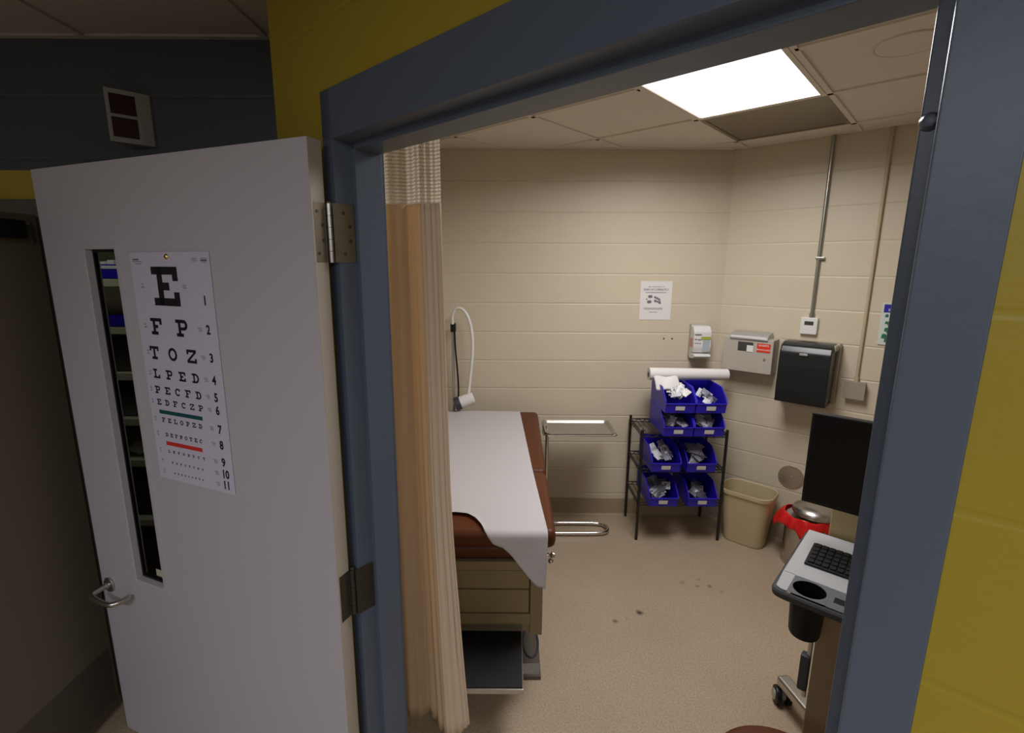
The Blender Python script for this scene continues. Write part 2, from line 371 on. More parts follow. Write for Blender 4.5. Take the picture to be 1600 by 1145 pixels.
# hall ceiling and grid
hp = [(-3.0, 1.86), (-.66, 1.86), (-.675, 1.512), ab2(-2.9, .66), (3.4, -2.9), (-3.0, -2.9)]
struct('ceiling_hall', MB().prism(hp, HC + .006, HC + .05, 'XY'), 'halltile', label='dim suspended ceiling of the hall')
g = MB()
for x in (-2.665, -2.055, -1.445, -.835): g.box(x - .012, x + .012, -2.8, 1.85, HC - .002, HC + .008)
for x in (-.225, .385): g.box(x - .012, x + .012, -2.8, .3, HC - .002, HC + .008)
for y in (-2.3, -1.69, -1.08, -.47, .14): g.box(-3.0, .4, y - .012, y + .012, HC - .002, HC + .008)
for y in (.75, 1.36): g.box(-3.0, -.7, y - .012, y + .012, HC - .002, HC + .008)
g.box(-3.0, -.66, 1.828, 1.85, HC - .001, HC + .007)
struct('trim_2', g, 'halltile', label='ceiling grid of the hall')
# hall walls
w = MB(); w.box(-.78, -.66, 1.85, 1.95, 0, HC); w.box(-3.0, -2.62, 1.85, 1.95, 0, HC); w.box(-2.62, -.78, 1.85, 1.95, 2.045, HC)
struct('wall_hall_front', w, 'yellow_band', label='hall wall painted yellow with a slate band on top')
struct('wall_hall_return', MB().prism([(-.668, 1.512), (-.800, 1.86), (-.74, 1.86), (-.62, 1.53)], 0, HC, 'XY'), 'yellow_x')
struct('wall_hall_left', MB().box(-3.1, -3.0, -2.9, 1.95, 0, HC), 'hall')
struct('wall_hall_back', MB().box(-3.1, 3.5, -3.0, -2.9, 0, HC), 'hall')
struct('wall_hall_right', MB().box(3.3, 3.4, -2.9, -1.2, 0, HC), 'hall')
# closet shell
w = MB(); w.box(-3.0, -.85, 3.25, 3.3, 0, 2.4); w.box(-3.05, -3.0, 1.95, 3.3, 0, 2.4); w.box(-.9, -.86, 1.95, 3.3, 0, 2.4); w.box(-3.0, -.9, 1.95, 3.3, 2.4, 2.45)
struct('wall_closet', w, 'closet', label='walls of the supply closet')

# ---------------------------------------------------------------- blue door frame
fr = thing('trim_3', 'blue painted steel door frame', None, (0, 0, 0), 'AB', kind='structure')
b = MB()
b.box(-1.239, -1.190, .651, .797, 0, 2.249, .003); b.box(-.045, .020, .651, .797, 0, 2.249, .003)
b.box(-1.239, .020, .651, .797, 2.134, 2.249, .003)
obj('jamb', b, 'blue', fr)
b = MB(); b.box(-1.192, -1.174, .700, .778, 0, 2.132, .002); b.box(-.062, -.043, .700, .778, 0, 2.132, .002); b.box(-1.190, -.045, .700, .778, 2.117, 2.136, .002)
obj('stop', b, 'blue', fr)
b = MB(); b.lathe([(.0, -.009), (.006, -.008), (.0085, -.003), (.0095, 0), (.0095, .002)], (-.0535, .6995, 1.981), 20, axis=(0, 1, 0))
obj('silencer', b, 'blue', fr)
for zc_ in (1.912, .905):
    b = MB(); b.box(-1.1905, -1.187, .641, .6975, zc_ - .072, zc_ + .072, .0008)
    o = obj('hinge_plate', b, 'hinge' if zc_ > 1 else 'dkhinge', fr)
    s_ = MB()
    for (vv, zz) in ((.668, .05), (.684, .018), (.684, -.018), (.668, -.05)): s_.cyl((-1.1872, vv, zc_ + zz), (-1.1862, vv, zc_ + zz), .0045, seg=14)
    obj('screw', s_, 'dkhinge', o)

# ---------------------------------------------------------------- open door leaf
W = 1.15; T0, T1 = .011, .056
WU0, WU1, WZ0, WZ1 = .769, .945, .715, 1.892
lf = thing('door_1', 'pale lilac-gray door standing open with a narrow vision window', 'door', (0, 0, 0), 'LEAF', kind='structure')
b = MB(); u0 = .004
b.box(u0, WU0, T0, T1, .004, 2.128); b.box(WU1, W, T0, T1, .004, 2.128); b.box(WU0, WU1, T0, T1, .004, WZ0); b.box(WU0, WU1, T0, T1, WZ1, 2.128)
obj('panel', b, 'leaf', lf)
b = MB(); b.box(u0 - .0012, u0, T0, T1, .004, 2.128); obj('edge_shade', b, 'leaf_edge', lf)  # thin skin whose colour carries the warm shade on the hinge edge
b = MB()
def ring(b, x0, x1, z0, z1, w, y0, y1, bev=0):
    b.box(x0, x0 + w, y0, y1, z0, z1, bev); b.box(x1 - w, x1, y0, y1, z0, z1, bev); b.box(x0 + w, x1 - w, y0, y1, z0, z0 + w, bev); b.box(x0 + w, x1 - w, y0, y1, z1 - w, z1, bev)
ring(b, WU0 - .012, WU1 + .003, WZ0 - .012, WZ1 + .003, .014, T1 - .004, T1 + .0025, .001)
ring(b, WU0, WU1, WZ0, WZ1, .014, .030, T1 + .001, .002)
wf = obj('window_frame', b, 'leaf', lf)
b = MB(); ring(b, WU0 + .012, WU1 - .012, WZ0 + .012, WZ1 - .012, .009, .026, .036); obj('gasket', b, 'black', lf)
b = MB(); b.box(WU0 + .014, WU1 - .014, .027, .032, WZ0 + .014, WZ1 - .014); obj('glass', b, 'glass', lf)
b = MB(); b.box(WU0 + .02, WU0 + .085, .0322, .0328, WZ0 + .034, WZ0 + .060); obj('glass_label', b, 'shelf', lf)
# lever handle
b = MB(); b.lathe([(0, 0), (.028, 0), (.028, .006), (.024, .010), (.012, .012), (.011, .02), (0, .02)], (1.098, T1, .663), 28, axis=(0, 1, 0))
hd = obj('handle_rose', b, 'steel', lf)
b = MB(); b.tube([(1.098, T1 + .01, .663), (1.098, T1 + .050, .662), (1.095, T1 + .066, .660), (1.06, T1 + .072, .655), (1.00, T1 + .070, .652), (.975, T1 + .062, .653), (.965, T1 + .03, .655), (.965, T1 + .014, .655)], .0095, 14, sub=2)
obj('handle', b, 'steel', lf)
for zc_ in (1.912, .905):
    b = MB(); b.box(.0022, .0032, T0 + .001, T1 - .006, zc_ - .072, zc_ + .072, .0004)
    k = 'hinge' if zc_ > 1 else 'dkhinge'
    hg = obj('hinge', b, k, lf)
    b = MB()
    for i in range(5): b.cyl((-.001, .001, zc_ - .072 + i * .0289), (-.001, .001, zc_ - .072 + i * .0289 + .0278), .0085, seg=20)
    b.sph((-.001, .001, zc_ + .0735), .0075, sz=.5, seg=12)
    obj('knuckle', b, 'steel' if zc_ > 1 else 'dkhinge', hg)
    b = MB()
    for (nn, zz) in ((.040, .05), (.024, .018), (.024, -.018), (.040, -.05)): b.cyl((.0024, nn, zc_ + zz), (.0014, nn, zc_ + zz), .0042, seg=12)
    obj('screw', b, 'dkhinge', hg)

# ---------------------------------------------------------------- eye chart
YN = T1 + .0035
ch = thing('eye_chart', 'white eye chart of black letters tacked to the open door', 'chart', (.54, T1, 1.16), 'LEAF')
obj('card', MB().box(.370, .708, T1 + .0015, YN, 1.160, 1.868), 'chart', ch)
def rect(x0, y0, x1, y1): return [(x0, y0), (x1, y0), (x1, y1), (x0, y1)]
def arc(cx, cy, ro, ri, a0, a1, n=14, sx=1):
    o = []
    for i in range(n):
        t0 = R(a0 + (a1 - a0) * i / n); t1 = R(a0 + (a1 - a0) * (i + 1) / n)
        o.append([(cx + ro * sx * math.cos(t0), cy + ro * math.sin(t0)), (cx + ro * sx * math.cos(t1), cy + ro * math.sin(t1)), (cx + ri * sx * math.cos(t1), cy + ri * math.sin(t1)), (cx + ri * sx * math.cos(t0), cy + ri * math.sin(t0))])
    return o
G = {
 'E': [rect(0, 0, 5, 1), rect(0, 4, 5, 5), rect(1, 0, 2, 5), rect(4, 1, 5, 1.8), rect(4, 3.2, 5, 4), rect(2, 2, 3.2, 3)],
 'F': [rect(0, 0, 3, 1), rect(0, 4, 5, 5), rect(1, 0, 2, 5), rect(4, 3.1, 5, 4), rect(2, 2, 3.2, 3)],
 'P': [rect(0, 0, 3, 1), rect(1, 0, 2, 5), rect(0, 4, 3.4, 5), rect(2, 1.9, 3.4, 2.8)] + arc(3.4, 3.45, 1.55, .6, -90, 90),
 'T': [rect(0, 4, 5, 5), rect(0, 3.2, .8, 4), rect(4.2, 3.2, 5, 4), rect(2, 0, 3, 4), rect(1, 0, 4, 1)],
 'O': arc(2.5, 2.5, 2.5, 1.5, 0, 360, 28, sx=.95),
 'Z': [rect(0, 4, 5, 5), rect(0, 0, 5, 1), [(0, 1), (1.3, 1), (5, 4), (3.7, 4)], rect(0, 3.2, .9, 4), rect(4.1, 1, 5, 1.8)],
 'L': [rect(0, 0, 5, 1), rect(1, 1, 2, 5), rect(0, 4, 3, 5), rect(4, 1, 5, 2)],
 'D': [rect(0, 0, 2.5, 1), rect(0, 4, 2.5, 5), rect(1, 0, 2, 5)] + arc(2.5, 2.5, 2.5, 1.5, -90, 90, 16),
 'C': arc(2.6, 2.5, 2.5, 1.5, 42, 318, 22) + [rect(3.8, 3.2, 4.8, 4.6)],
}
def letter(mb, chh, uc, zc_, s):
    """glyph centred at uc, zc_, seen from the +n side: text runs towards smaller u"""
    for q in G[chh]:
        mb.prism([(uc - (p[0] - 2.5) * s / 5, zc_ + (p[1] - 2.5) * s / 5) for p in q], YN, YN + .0006, 'XZ')
rows = [('E', .563, .563, 1.771, .112), ('FP', .627, .515, 1.652, .050), ('TOZ', .653, .488, 1.571, .040), ('LPED', .656, .483, 1.506, .029), ('PECFD', .662, .479, 1.455, .0235),
        ('EDFCZP', .663, .476, 1.416, .0185), ('FELOPZD', .653, .487, 1.359, .0145), ('DEFPOTEC', .647, .493, 1.311, .0120), ('LEFODPCT', .647, .489, 1.256, .0085), ('FDPLTCEO', .638, .501, 1.219, .0065), ('PEZOLCFTD', .633, .505, 1.184, .0055)]
for (s, ua_, ub_, z, size) in rows:
    for i, c_ in enumerate(s):
        b = MB(); letter(b, c_, ua_ + (ub_ - ua_) * (i / max(1, len(s) - 1)), z, size); obj('letter', b, 'ink', ch)
for i, z in enumerate((1.734, 1.652, 1.571, 1.506, 1.455, 1.416, 1.358, 1.310, 1.256, 1.219, 1.184)):
    b = MB(); put_text(b, str(i + 1), .036, facing(.405 if i < 9 else .402, YN, z, 'y+'), .034, .85); obj('row_number', b, 'ink', ch)
b = MB()
for i, ((s, ua_, ub_, z, size), fr_) in enumerate(zip(rows, ('200', '100', '70', '50', '40', '30', '25', '20', '15', '13', '10'))):
    uu = (.662, .674, .679, .683, .688, .690, .688, .686, .684, .682, .680)[i]
    put_text(b, '20', .0075, facing(uu + .004, YN, z + .005, 'y+')); put_text(b, fr_, .0075, facing(uu + .004, YN, z - .004, 'y+'))
    for k in range(3): b.box(.431 + (.045 if i == 0 else 0), .447 + (.045 if i == 0 else 0) - .002 * k, YN, YN + .0005, z + .004 - .0045 * k, z + .0055 - .0045 * k)
for k, (x0, x1, z, h) in enumerate(((.668, .695, 1.847, .0045), (.655, .697, 1.841, .0018), (.660, .686, 1.835, .0018), (.380, .404, 1.845, .0055), (.378, .404, 1.851, .0012), (.382, .400, 1.840, .0012), (.418, .440, 1.851, .0010), (.420, .440, 1.848, .0010), (.418, .440, 1.845, .0010), (.422, .440, 1.842, .0010))):
    b.box(x0, x1, YN, YN + .0005, z - h / 2, z + h / 2)
obj('small_print', b, 'inkgray', ch)
obj('green_bar', MB().box(.474, .668, YN, YN + .0006, 1.3785, 1.3905), 'green', ch)
obj('red_bar', MB().box(.491, .655, YN, YN + .0006, 1.2765, 1.289), 'redink', ch)
tk = MB(); tk.lathe([(0, .004), (.004, .0038), (.0075, .001), (.008, -.001), (0, -.001)], (.543, YN + .001, 1.855), 20, axis=(0, 1, 0))
tag(obj('thumbtack', tk, 'tack', base=(.543, YN, 1.855), frame='LEAF'), 'brass thumbtack holding the top of the eye chart', 'thumbtack')

# ---------------------------------------------------------------- brown double doorway of the supply closet, hall device
b = MB(); b.box(-2.70, -2.62, 1.81, 1.96, 0, 2.056, .003); b.box(-.80, -.74, 1.81, 1.96, 0, 2.056, .003); b.box(-2.70, -.74, 1.81, 1.96, 1.992, 2.056, .003)
struct('trim_4', b, 'brownf', label='dark brown steel frame of the closet doorway')
d2 = thing('door_2', 'dark brown door standing open at the left edge of the hall', 'door', (-1.685, 1.79, 0), kind='structure')
b = MB(); b.box(-1.705, -1.660, .90, 1.785, .030, 2.000, .002); obj('panel', b, 'brownd', d2)
b = MB(); b.box(-1.660, -1.6575, .93, 1.765, .055, .285, .001); obj('kick_plate', b, 'brownf', d2)
b = MB(); b.box(-1.664, -1.645, .905, 1.785, .016, .046, .003); obj('door_sweep', b, 'hinge', d2)
b = MB(); b.box(-1.660, -1.615, 1.43, 1.70, 1.915, 1.975, .006); cl_ = obj('door_closer', b, 'black', d2)
b = MB(); b.box(-1.66, -1.650, 1.745, 1.757, 1.90, 1.97, .002); obj('closer_bracket', b, 'hinge', d2)
b = MB(); b.box(-2.60, -1.72, 1.86, 1.90, .012, 1.992); struct('door_3', b, 'brownd', label='second brown door leaf beside the open one')
b = MB(); b.box(-1.722, -1.662, 1.80, 1.92, 0, 1.993, .003); struct('trim_5', b, 'brownf', label='dark mullion of the closet doorway')
# wedge shaped annunciator
M['sigwhite'] = mat('signal_housing', (.30, .285, .25), .4)
an = thing('hall_signal_light', 'white wall signal box with two dark red lenses on the slate band', 'signal light', (-1.33, 1.85, 2.24))
b = MB(); b.prism([(-1.345, 1.8505), (-1.345, 1.762), (-1.338, 1.755), (-1.272, 1.815), (-1.250, 1.840), (-1.250, 1.8505)], 2.235, 2.402, 'XY', .002); obj('housing', b, 'sigwhite', an)
dv = Vector((.066, .060, 0)).normalized(); nv = Vector((dv.y, -dv.x, 0))
for z0 in (2.252, 2.324):
    b = MB(); p0 = Vector((-1.338, 1.755, 0)); q = [p0 + dv * .010, p0 + dv * .080, p0 + dv * .080 + nv * .002, p0 + dv * .010 + nv * .002]
    q = [v_ - nv * .0008 for v_ in q[:2]] + q[2:]
    b.prism([(v_.x, v_.y) for v_ in q], z0, z0 + .062, 'XY'); obj('lens', b, 'redlens', an)

# closet shelving seen through the vision window
sh = thing('shelving_unit', 'pale steel shelving seen through the door window', 'shelving', (-2.1, 2.8, 0))
for z in (.40, .76, 1.00, 1.256, 1.506, 1.756):
    b = MB(); b.box(-2.66, -1.60, 2.60, 3.02, z - .028, z, .002); b.box(-2.66, -1.60, 2.597, 2.600, z - .034, z + .004, .001); obj('shelf', b, 'shelf', sh)
for x in (-2.66, -1.60):
    for y in (2.60, 3.02):
        b = MB(); b.box(x - .015, x + .015, y - .015, y + .015, 0, 1.95); obj('post', b, 'carton', sh)

# ================================================================ CEILING THINGS
def lamp(name, p, frame, sx, sy, power, col, spread):
    l = bpy.data.lights.new(name, 'AREA'); l.shape = 'RECTANGLE'; l.size = sx; l.size_y = sy; l.energy = power; l.color = col; l.spread = R(spread)
    o = bpy.data.objects.new(name, l); C.objects.link(o); place(o, p, frame); return o
lt = thing('ceiling_light', 'lit white rectangular ceiling panel light above the doorway view', 'ceiling light', (-.88, 2.12, 2.60), 'AB')
def flat_ring(b, x0, x1, y0, y1, w, z0, z1):
    b.box(x0, x0 + w, y0, y1, z0, z1); b.box(x1 - w, x1, y0, y1, z0, z1); b.box(x0 + w, x1 - w, y0, y0 + w, z0, z1); b.box(x0 + w, x1 - w, y1 - w, y1, z0, z1)
b = MB(); flat_ring(b, -1.172, -.588, 1.523, 2.718, .020, ZC - .004, ZC + .006); obj('frame', b, 'tbar', lt)
b = MB(); b.box(-1.146, -.600, 1.543, 2.700, ZC - .001, ZC + .004); obj('diffuser', b, 'lens', lt)
lamp('room_lamp', (-.873, 2.13, ZC - .003), 'AB', .54, 1.14, 66, (1, .97, .965), 165)
vt = thing('ceiling_vent', 'dull metal ceiling grille beside the lit panel', 'vent', (-.88, 3.03, 2.60), 'AB')
b = MB(); flat_ring(b, -1.172, -.588, 2.743, 3.327, .022, ZC - .003, ZC + .005); obj('frame', b, 'vent', vt)
b = MB(); b.box(-1.150, -.610, 2.765, 3.305, ZC + .001, ZC + .004); obj('face', b, 'vent', vt)
sp_ = thing('ceiling_speaker', 'round flush ring in the ceiling tile at upper right', 'speaker', (-.27, 2.345, 2.60), 'AB')
b = MB()
t_ = [(-.27 + .105 * math.cos(2 * PI * k / 48), 2.345 + .105 * math.sin(2 * PI * k / 48), ZC + .004) for k in range(48)]
b.tube(t_, .004, 8, closed=True); obj('rim', b, 'tbar', sp_)
b = MB(); b.lathe([(0, .0), (.10, .0), (.10, .004), (0, .004)], (-.27, 2.345, ZC + .002), 48); obj('grille', b, 'tile', sp_)
for hx_, lab in ((-1.5, 'dim hall ceiling panel light behind the camera, nearer the brown door'), (.5, 'dim hall ceiling panel light behind the camera, nearer the yellow wall')):
    hl = thing('ceiling_light', lab, 'ceiling light', (hx_, -1.5, 2.58), group='hall ceiling lights')
    b = MB(); flat_ring(b, hx_ - .6, hx_ + .6, -1.8, -1.2, .02, HC - .004, HC + .005); obj('frame', b, 'tbar', hl)
    b = MB(); b.box(hx_ - .58, hx_ + .58, -1.78, -1.22, HC - .001, HC + .004); obj('diffuser', b, 'halllens', hl)
    lamp('hall_lamp', (hx_, -1.5, HC - .003), 'W', 1.16, .56, 62, (.94, .95, 1.0), 180)
kl = thing('ceiling_light', 'closet ceiling light above the supply shelves', 'ceiling light', (-2.0, 2.25, 2.40))
b = MB(); b.box(-2.4, -1.6, 2.1, 2.4, 2.37, 2.40); obj('diffuser', b, 'closetlens', kl)

# ================================================================ CURTAIN
cu = thing('privacy_curtain', 'tan privacy curtain with open mesh top hanging inside the doorway', 'curtain', (-.35, 1.6, 0))
P0 = Vector((-.455, 1.560, 0)); P1 = Vector((-.205, 1.500, 0)); cd = (P1 - P0).normalized(); cn = Vector((cd.y, -cd.x, 0))
def cur(s, z):
    k = (2.02 - z) / 2.0 if z < 2.02 else 0
    amp = .011 + .006 * max(0, k)
    w = math.sin(s * 2 * PI * 2.7 + 1.2 + .35 * math.sin(z * 1.1)) + .28 * math.sin(s * s * 2 * PI * 9 + 1.0 + .5 * math.sin(z * 2))
    edge = max(0, (s - .80) / .20)
    p = P0 + (P1 - P0) * s + cn * (amp * w * (1 - .7 * edge) + .012 * edge)
    fl = max(0, (1.15 - z) / 1.0)
    p += Vector((.055, -.02, 0)) * (fl ** 1.5) * max(0, s - .45) / .55
    p += Vector((.018, 0, 0)) * max(0, min(1, (2.0 - z) / 1.3)) * s
    p.z = z
    return p
HEM = .215
def cloth_grid(z0, z1, nz, s0=0, s1=1, ns=150, uvf=None, zb=None):
    b = MB(); f = lambda i, j: cur(s0 + (s1 - s0) * i, (zb(s0 + (s1 - s0) * i) if zb else z0) * (1 - j) + z1 * j)
    b.grid(f, ns, nz, uvf); return b
zb = lambda s: HEM - .045 * max(0, math.sin((s - .55) * PI / .45)) * (s > .55) + .025 * max(0, (s - .88) / .12)
o = obj('drape', cloth_grid(0, 2.012, 40, zb=zb), 'curtain', cu, smooth=180); sm = o.modifiers.new('s', 'SOLIDIFY'); sm.thickness = .0015
o = obj('mesh_top', cloth_grid(2.010, 2.560, 12, uvf=lambda u_, v_: (u_ * .62, v_ * .55)), 'mesh', cu, smooth=180)
o = obj('side_hem_lit', cloth_grid(0, 2.012, 40, .76, 1.0, 26, zb=zb), 'hem', cu, smooth=180); sm = o.modifiers.new('s', 'SOLIDIFY'); sm.thickness = .005  # hem, widened so its pale colour gives the brighter right side
b = MB(); b.box(-.62, .02, -.012, .012, 2.560, 2.585)
tr = MB(); e0 = P0 - cd * .08; e1 = P1 + cd * .25
tr.prism([((e0 + cn * .012).x, (e0 + cn * .012).y), ((e1 + cn * .012).x, (e1 + cn * .012).y), ((e1 - cn * .012).x, (e1 - cn * .012).y), ((e0 - cn * .012).x, (e0 - cn * .012).y)], 2.565, 2.598, 'XY')
tag(obj('curtain_track', tr, 'tbar', base=(-.2, 1.5, 2.6)), 'thin ceiling track carrying the tan curtain', 'curtain track')

# ================================================================ EXAM TABLE
et = thing('exam_table', 'brown upholstered exam table with cream drawer base', 'exam table', (-.17, 2.5, 0))
TX0, TX1 = -.52, .182
b = MB()
b.box(TX0 + .04, .135, 1.87, 3.12, .29, .635, .004)                       # carcass behind the drawers
b.box(.083, .135, 1.85, 1.90, .288, .635, .003); b.box(TX0 + .04, -.44, 1.85, 1.90, .288, .635, .003)
b.box(-.44, .083, 1.85, 1.90, .594, .635, .002); b.box(-.44, .083, 1.85, 1.90, .340, .388, .002)
obj('body', b, 'cream', et)
for z0, z1 in ((.394, .500), (.507, .590)):
    b = MB(); b.box(-.436, .078, 1.854, 1.872, z0, z1, .003); obj('drawer', b, 'cream', et)
b = MB(); b.box(-.44, .05, 1.866, 1.869, .294, .340); b.box(-.44, .083, 1.8685, 1.8695, .385, .594); obj('cavity_shade', b, 'cream_dark', et)  # dark sheets painting the shade in the step slot and drawer gaps
b = MB(); b.box(-.42, .06, 2.15, 3.02, .05, .29, .004); obj('pedestal', b, 'cream', et)
b = MB(); b.prism([(-.48, 1.917), (.139, 1.917), (.139, 3.05), (-.48, 3.05)], 0, .018, 'XY'); b.prism([(1.917, 0), (1.955, .05), (3.03, .05), (3.05, 0)], -.48, .137, 'YZ', .002); obj('base_plate', b, 'dullsteel', et)
b = MB(); b.tube([(.098 + .036 * math.cos(2 * PI * k / 28), 2.09 + .10 * math.sin(2 * PI * k / 28), .052) for k in range(28)], .005, 8, closed=True); obj('foot_ring', b, 'darkgray', et)
b = MB(); b.box(-.43, .051, 1.597, 2.12, .240, .262, .002); st_ = obj('step', b, 'steel', et)
b = MB(); b.box(-.425, .047, 1.603, 2.10, .2615, .2675, .002); obj('step_tread', b, 'rubber', st_)
# cushions
def head_z(y): return .800 if y < 2.41 else .800 + (y - 2.41) / .89 * .057
b = MB()
def cushion(y0, y1, zt0, zt1, th, x0=TX0, x1=TX1, r=.03):
    b = MB(); bm_ = bmesh.new(); bmesh.ops.create_cube(bm_, size=1)
    bmesh.ops.scale(bm_, vec=(x1 - x0, y1 - y0, th), verts=bm_.verts)
    bmesh.ops.bevel(bm_, geom=bm_.edges[:], offset=r, segments=4, affect='EDGES', profile=.5)
    bmesh.ops.translate(bm_, vec=((x0 + x1) / 2, (y0 + y1) / 2, -th / 2), verts=bm_.verts)
    for v in bm_.verts: v.co.z += zt0 + (zt1 - zt0) * (v.co.y - y0) / (y1 - y0)
    b._merge(bm_); return b
obj('seat_cushion', cushion(1.805, 2.405, .800, .800, .085), 'brown', et)
obj('head_cushion', cushion(2.412, 3.30, .800, .857, .085), 'brown', et)
obj('leg_rest_cushion', cushion(1.845, 2.30, .712, .712, .070, TX0 + .02, .115), 'brown', et)
b = MB(); b.prism([(2.0, .635), (3.12, .635), (3.2, .76), (2.0, .715)], TX0 + .06, .12, 'YZ'); obj('cushion_frame', b, 'cream_dark', et)
b = MB(); b.box(.120, .146, 1.84, 1.93, .56, .72, .003); obj('bracket', b, 'cream', et)
b = MB(); b.cyl((.146, 1.87, .655), (.165, 1.87, .655), .008); b.lathe([(0, .028), (.010, .026), (.014, .018), (.012, .010), (.008, .006), (.012, .0), (0, 0)], (.160, 1.87, .655), 20, axis=(1, -.4, .1)); b.sph((.168, 1.868, .628), .012)
obj('stirrup_knob', b, 'chrome', et)
# paper sheet
def pr(y): return .055 + (3.30 - y) / 1.50 * .092
hx = [(-.50, -.10), (-.23, -.115), (-.18, -.105), (-.145, -.07), (-.12, -.02), (-.095, .035), (-.07, .068), (-.03, .085), (.0, .115), (.03, .155), (.07, .205), (.11, .245), (.15, .252)]
def hang(x):
    for (a0, h0), (a1, h1) in zip(hx, hx[1:]):
        if x <= a1: return h0 + (h1 - h0) * (x - a0) / (a1 - a0)
    return hx[-1][1]
def paper(i, j):
    y_back = 3.285
    # v=0 back ... v=1 front hem
    x = -.47 + (pr(1.8) + .47) * i
    L = (y_back - 1.815) + hang(x)
    s = L * j
    y = y_back - s
    xr = -.47 + (pr(max(y, 1.8)) + .47) * i
    if y >= 1.815:
        rip = .0012 * math.sin(9 * xr + 5 * y)
        e = max(0, 1 - (y - 1.815) / .12)
        curl = .010 * max(0, 1 - abs(s - L) / .05) * (1 - min(1, max(0, (hang(x) + .02) / .04)))
        return (xr, y, head_z(y) + .0035 + rip + curl)
    d = 1.815 - y; r = .03
    if d < r * 1.57:
        t = d / r; return (xr, 1.815 - r * math.sin(t) * .9, .8035 - r * (1 - math.cos(t)))
    d2 = d - r * 1.57
    wob = .010 * math.sin(22 * xr + 1.0) * min(1, d2 / .08)
    return (xr - .035 * d2, 1.788 - .012 * d2 / .2 + wob, .7735 - d2)
b = MB(); b.grid(paper, 90, 150)
o = obj('exam_paper', b, 'paper', base=(-.2, 2.5, .8), smooth=180); sm = o.modifiers.new('s', 'SOLIDIFY'); sm.thickness = .0008; sm.offset = 1
tag(o, 'white paper sheet covering the brown exam table', 'paper sheet')

# ================================================================ GOOSENECK LAMP
gl = thing('examination_lamp', 'white gooseneck lamp on a dark pole behind the exam table', 'lamp', (-.41, 3.385, 0))
b = MB()
for k in range(5):
    a_ = 2 * PI * k / 5 + .3; b.tube([(-.41, 3.385, .07), (-.41 + .045 * math.cos(a_), 3.385 + .045 * math.sin(a_), .05), (-.41 + .065 * math.cos(a_), 3.385 + .065 * math.sin(a_), .012)], .011, 8)
obj('base', b, 'darkgray', gl)
b = MB(); b.cyl((-.41, 3.385, .05), (-.41, 3.385, 1.45), .0105); obj('pole', b, 'silver', gl)
b = MB(); b.box(-.424, -.388, 3.366, 3.402, 1.395, 1.455, .004); obj('clamp', b, 'black', gl)
b = MB(); b.tube([(-.408, 3.37, 1.45), (-.410, 3.36, 1.51), (-.380, 3.35, 1.565), (-.330, 3.34, 1.555), (-.290, 3.33, 1.49), (-.268, 3.32, 1.38), (-.268, 3.31, 1.25), (-.285, 3.31, 1.10), (-.298, 3.30, .975)], .0105, 12, sub=2); obj('gooseneck', b, 'white', gl)
b = MB(); b.tube([(-.395, 3.37, 1.40), (-.392, 3.365, 1.28), (-.378, 3.362, 1.12), (-.372, 3.36, .98), (-.38, 3.36, .88)], .006, 8, sub=2); obj('cord', b, 'black', gl)
b = MB(); ax = Vector((-.125, -.02, -.045)).normalized(); c0 = Vector((-.262, 3.30, .952))
b.lathe([(0, 0), (.030, .0), (.038, .006), (.041, .02), (.041, .105), (.040, .11), (.034, .11), (.034, .10), (0, .10)], c0, 28, axis=ax); hd = obj('lamp_head', b, 'white', gl)
b = MB(); b.lathe([(.0, .098), (.044, .098), (.047, .104), (.047, .135), (.041, .138), (.038, .12), (0, .112)], c0, 28, axis=ax); obj('lamp_bezel', b, 'darkgray', hd)

# ================================================================ MAYO STAND
ms = thing('instrument_stand', 'stainless tray stand with tubular floor base behind the exam table', 'stand', (.24, 3.13, 0))
b = MB()
tx0, tx1, ty0, ty1, tz = .212, .668, 2.985, 3.285, .800
def rr(x0, x1, y0, y1, r, n=6):
    o = []
    for cx, cy, a0 in ((x1 - r, y1 - r, 0), (x0 + r, y1 - r, 90), (x0 + r, y0 + r, 180), (x1 - r, y0 + r, 270)):
        for k in range(n + 1): t = R(a0 + 90 * k / n); o.append((cx + r * math.cos(t), cy + r * math.sin(t)))
    return o
def loft(b, loops, cap0=True, cap1=False):
    vs = [[b.bm.verts.new((p[0], p[1], z)) for p in lp] for lp, z in loops]
    for a_, c_ in zip(vs, vs[1:]):
        n = len(a_)
        for k in range(n): b.bm.faces.new((a_[k], a_[(k + 1) % n], c_[(k + 1) % n], c_[k]))
    if cap0: b.bm.faces.new(vs[0][::-1])
    if cap1: b.bm.faces.new(vs[-1])
    return b
L_ = lambda d, r: rr(tx0 + d, tx1 - d, ty0 + d, ty1 - d, r)
loft(b, [(L_(.020, .018), tz - .018), (L_(.008, .026), tz - .002), (L_(.0, .034), tz + .001), (L_(.001, .033), tz + .004), (L_(.012, .024), tz + .001), (L_(.024, .016), tz - .015)], True, True)
obj('tray', b, 'traysteel', ms)
b = MB(); b.tube([(tx0 - .004, ty0 + .02, tz - .012), (tx0 - .004, ty1 - .02, tz - .012), (tx0 + .02, ty1 + .004, tz - .012), (tx1 - .02, ty1 + .004, tz - .012), (tx1 + .004, ty1 - .02, tz - .012), (tx1 + .004, ty0 + .02, tz - .012), (tx1 - .02, ty0 - .004, tz - .012), (tx0 + .02, ty0 - .004, tz - .012)], .005, 8, closed=True); obj('tray_rim', b, 'chrome', ms)
b = MB(); b.cyl((.236, 3.13, .02), (.236, 3.13, .79), .011); obj('post', b, 'chrome', ms)
b = MB(); b.box(.205, .232, 3.10, 3.16, .755, .80, .004); obj('collar', b, 'darkgray', ms)
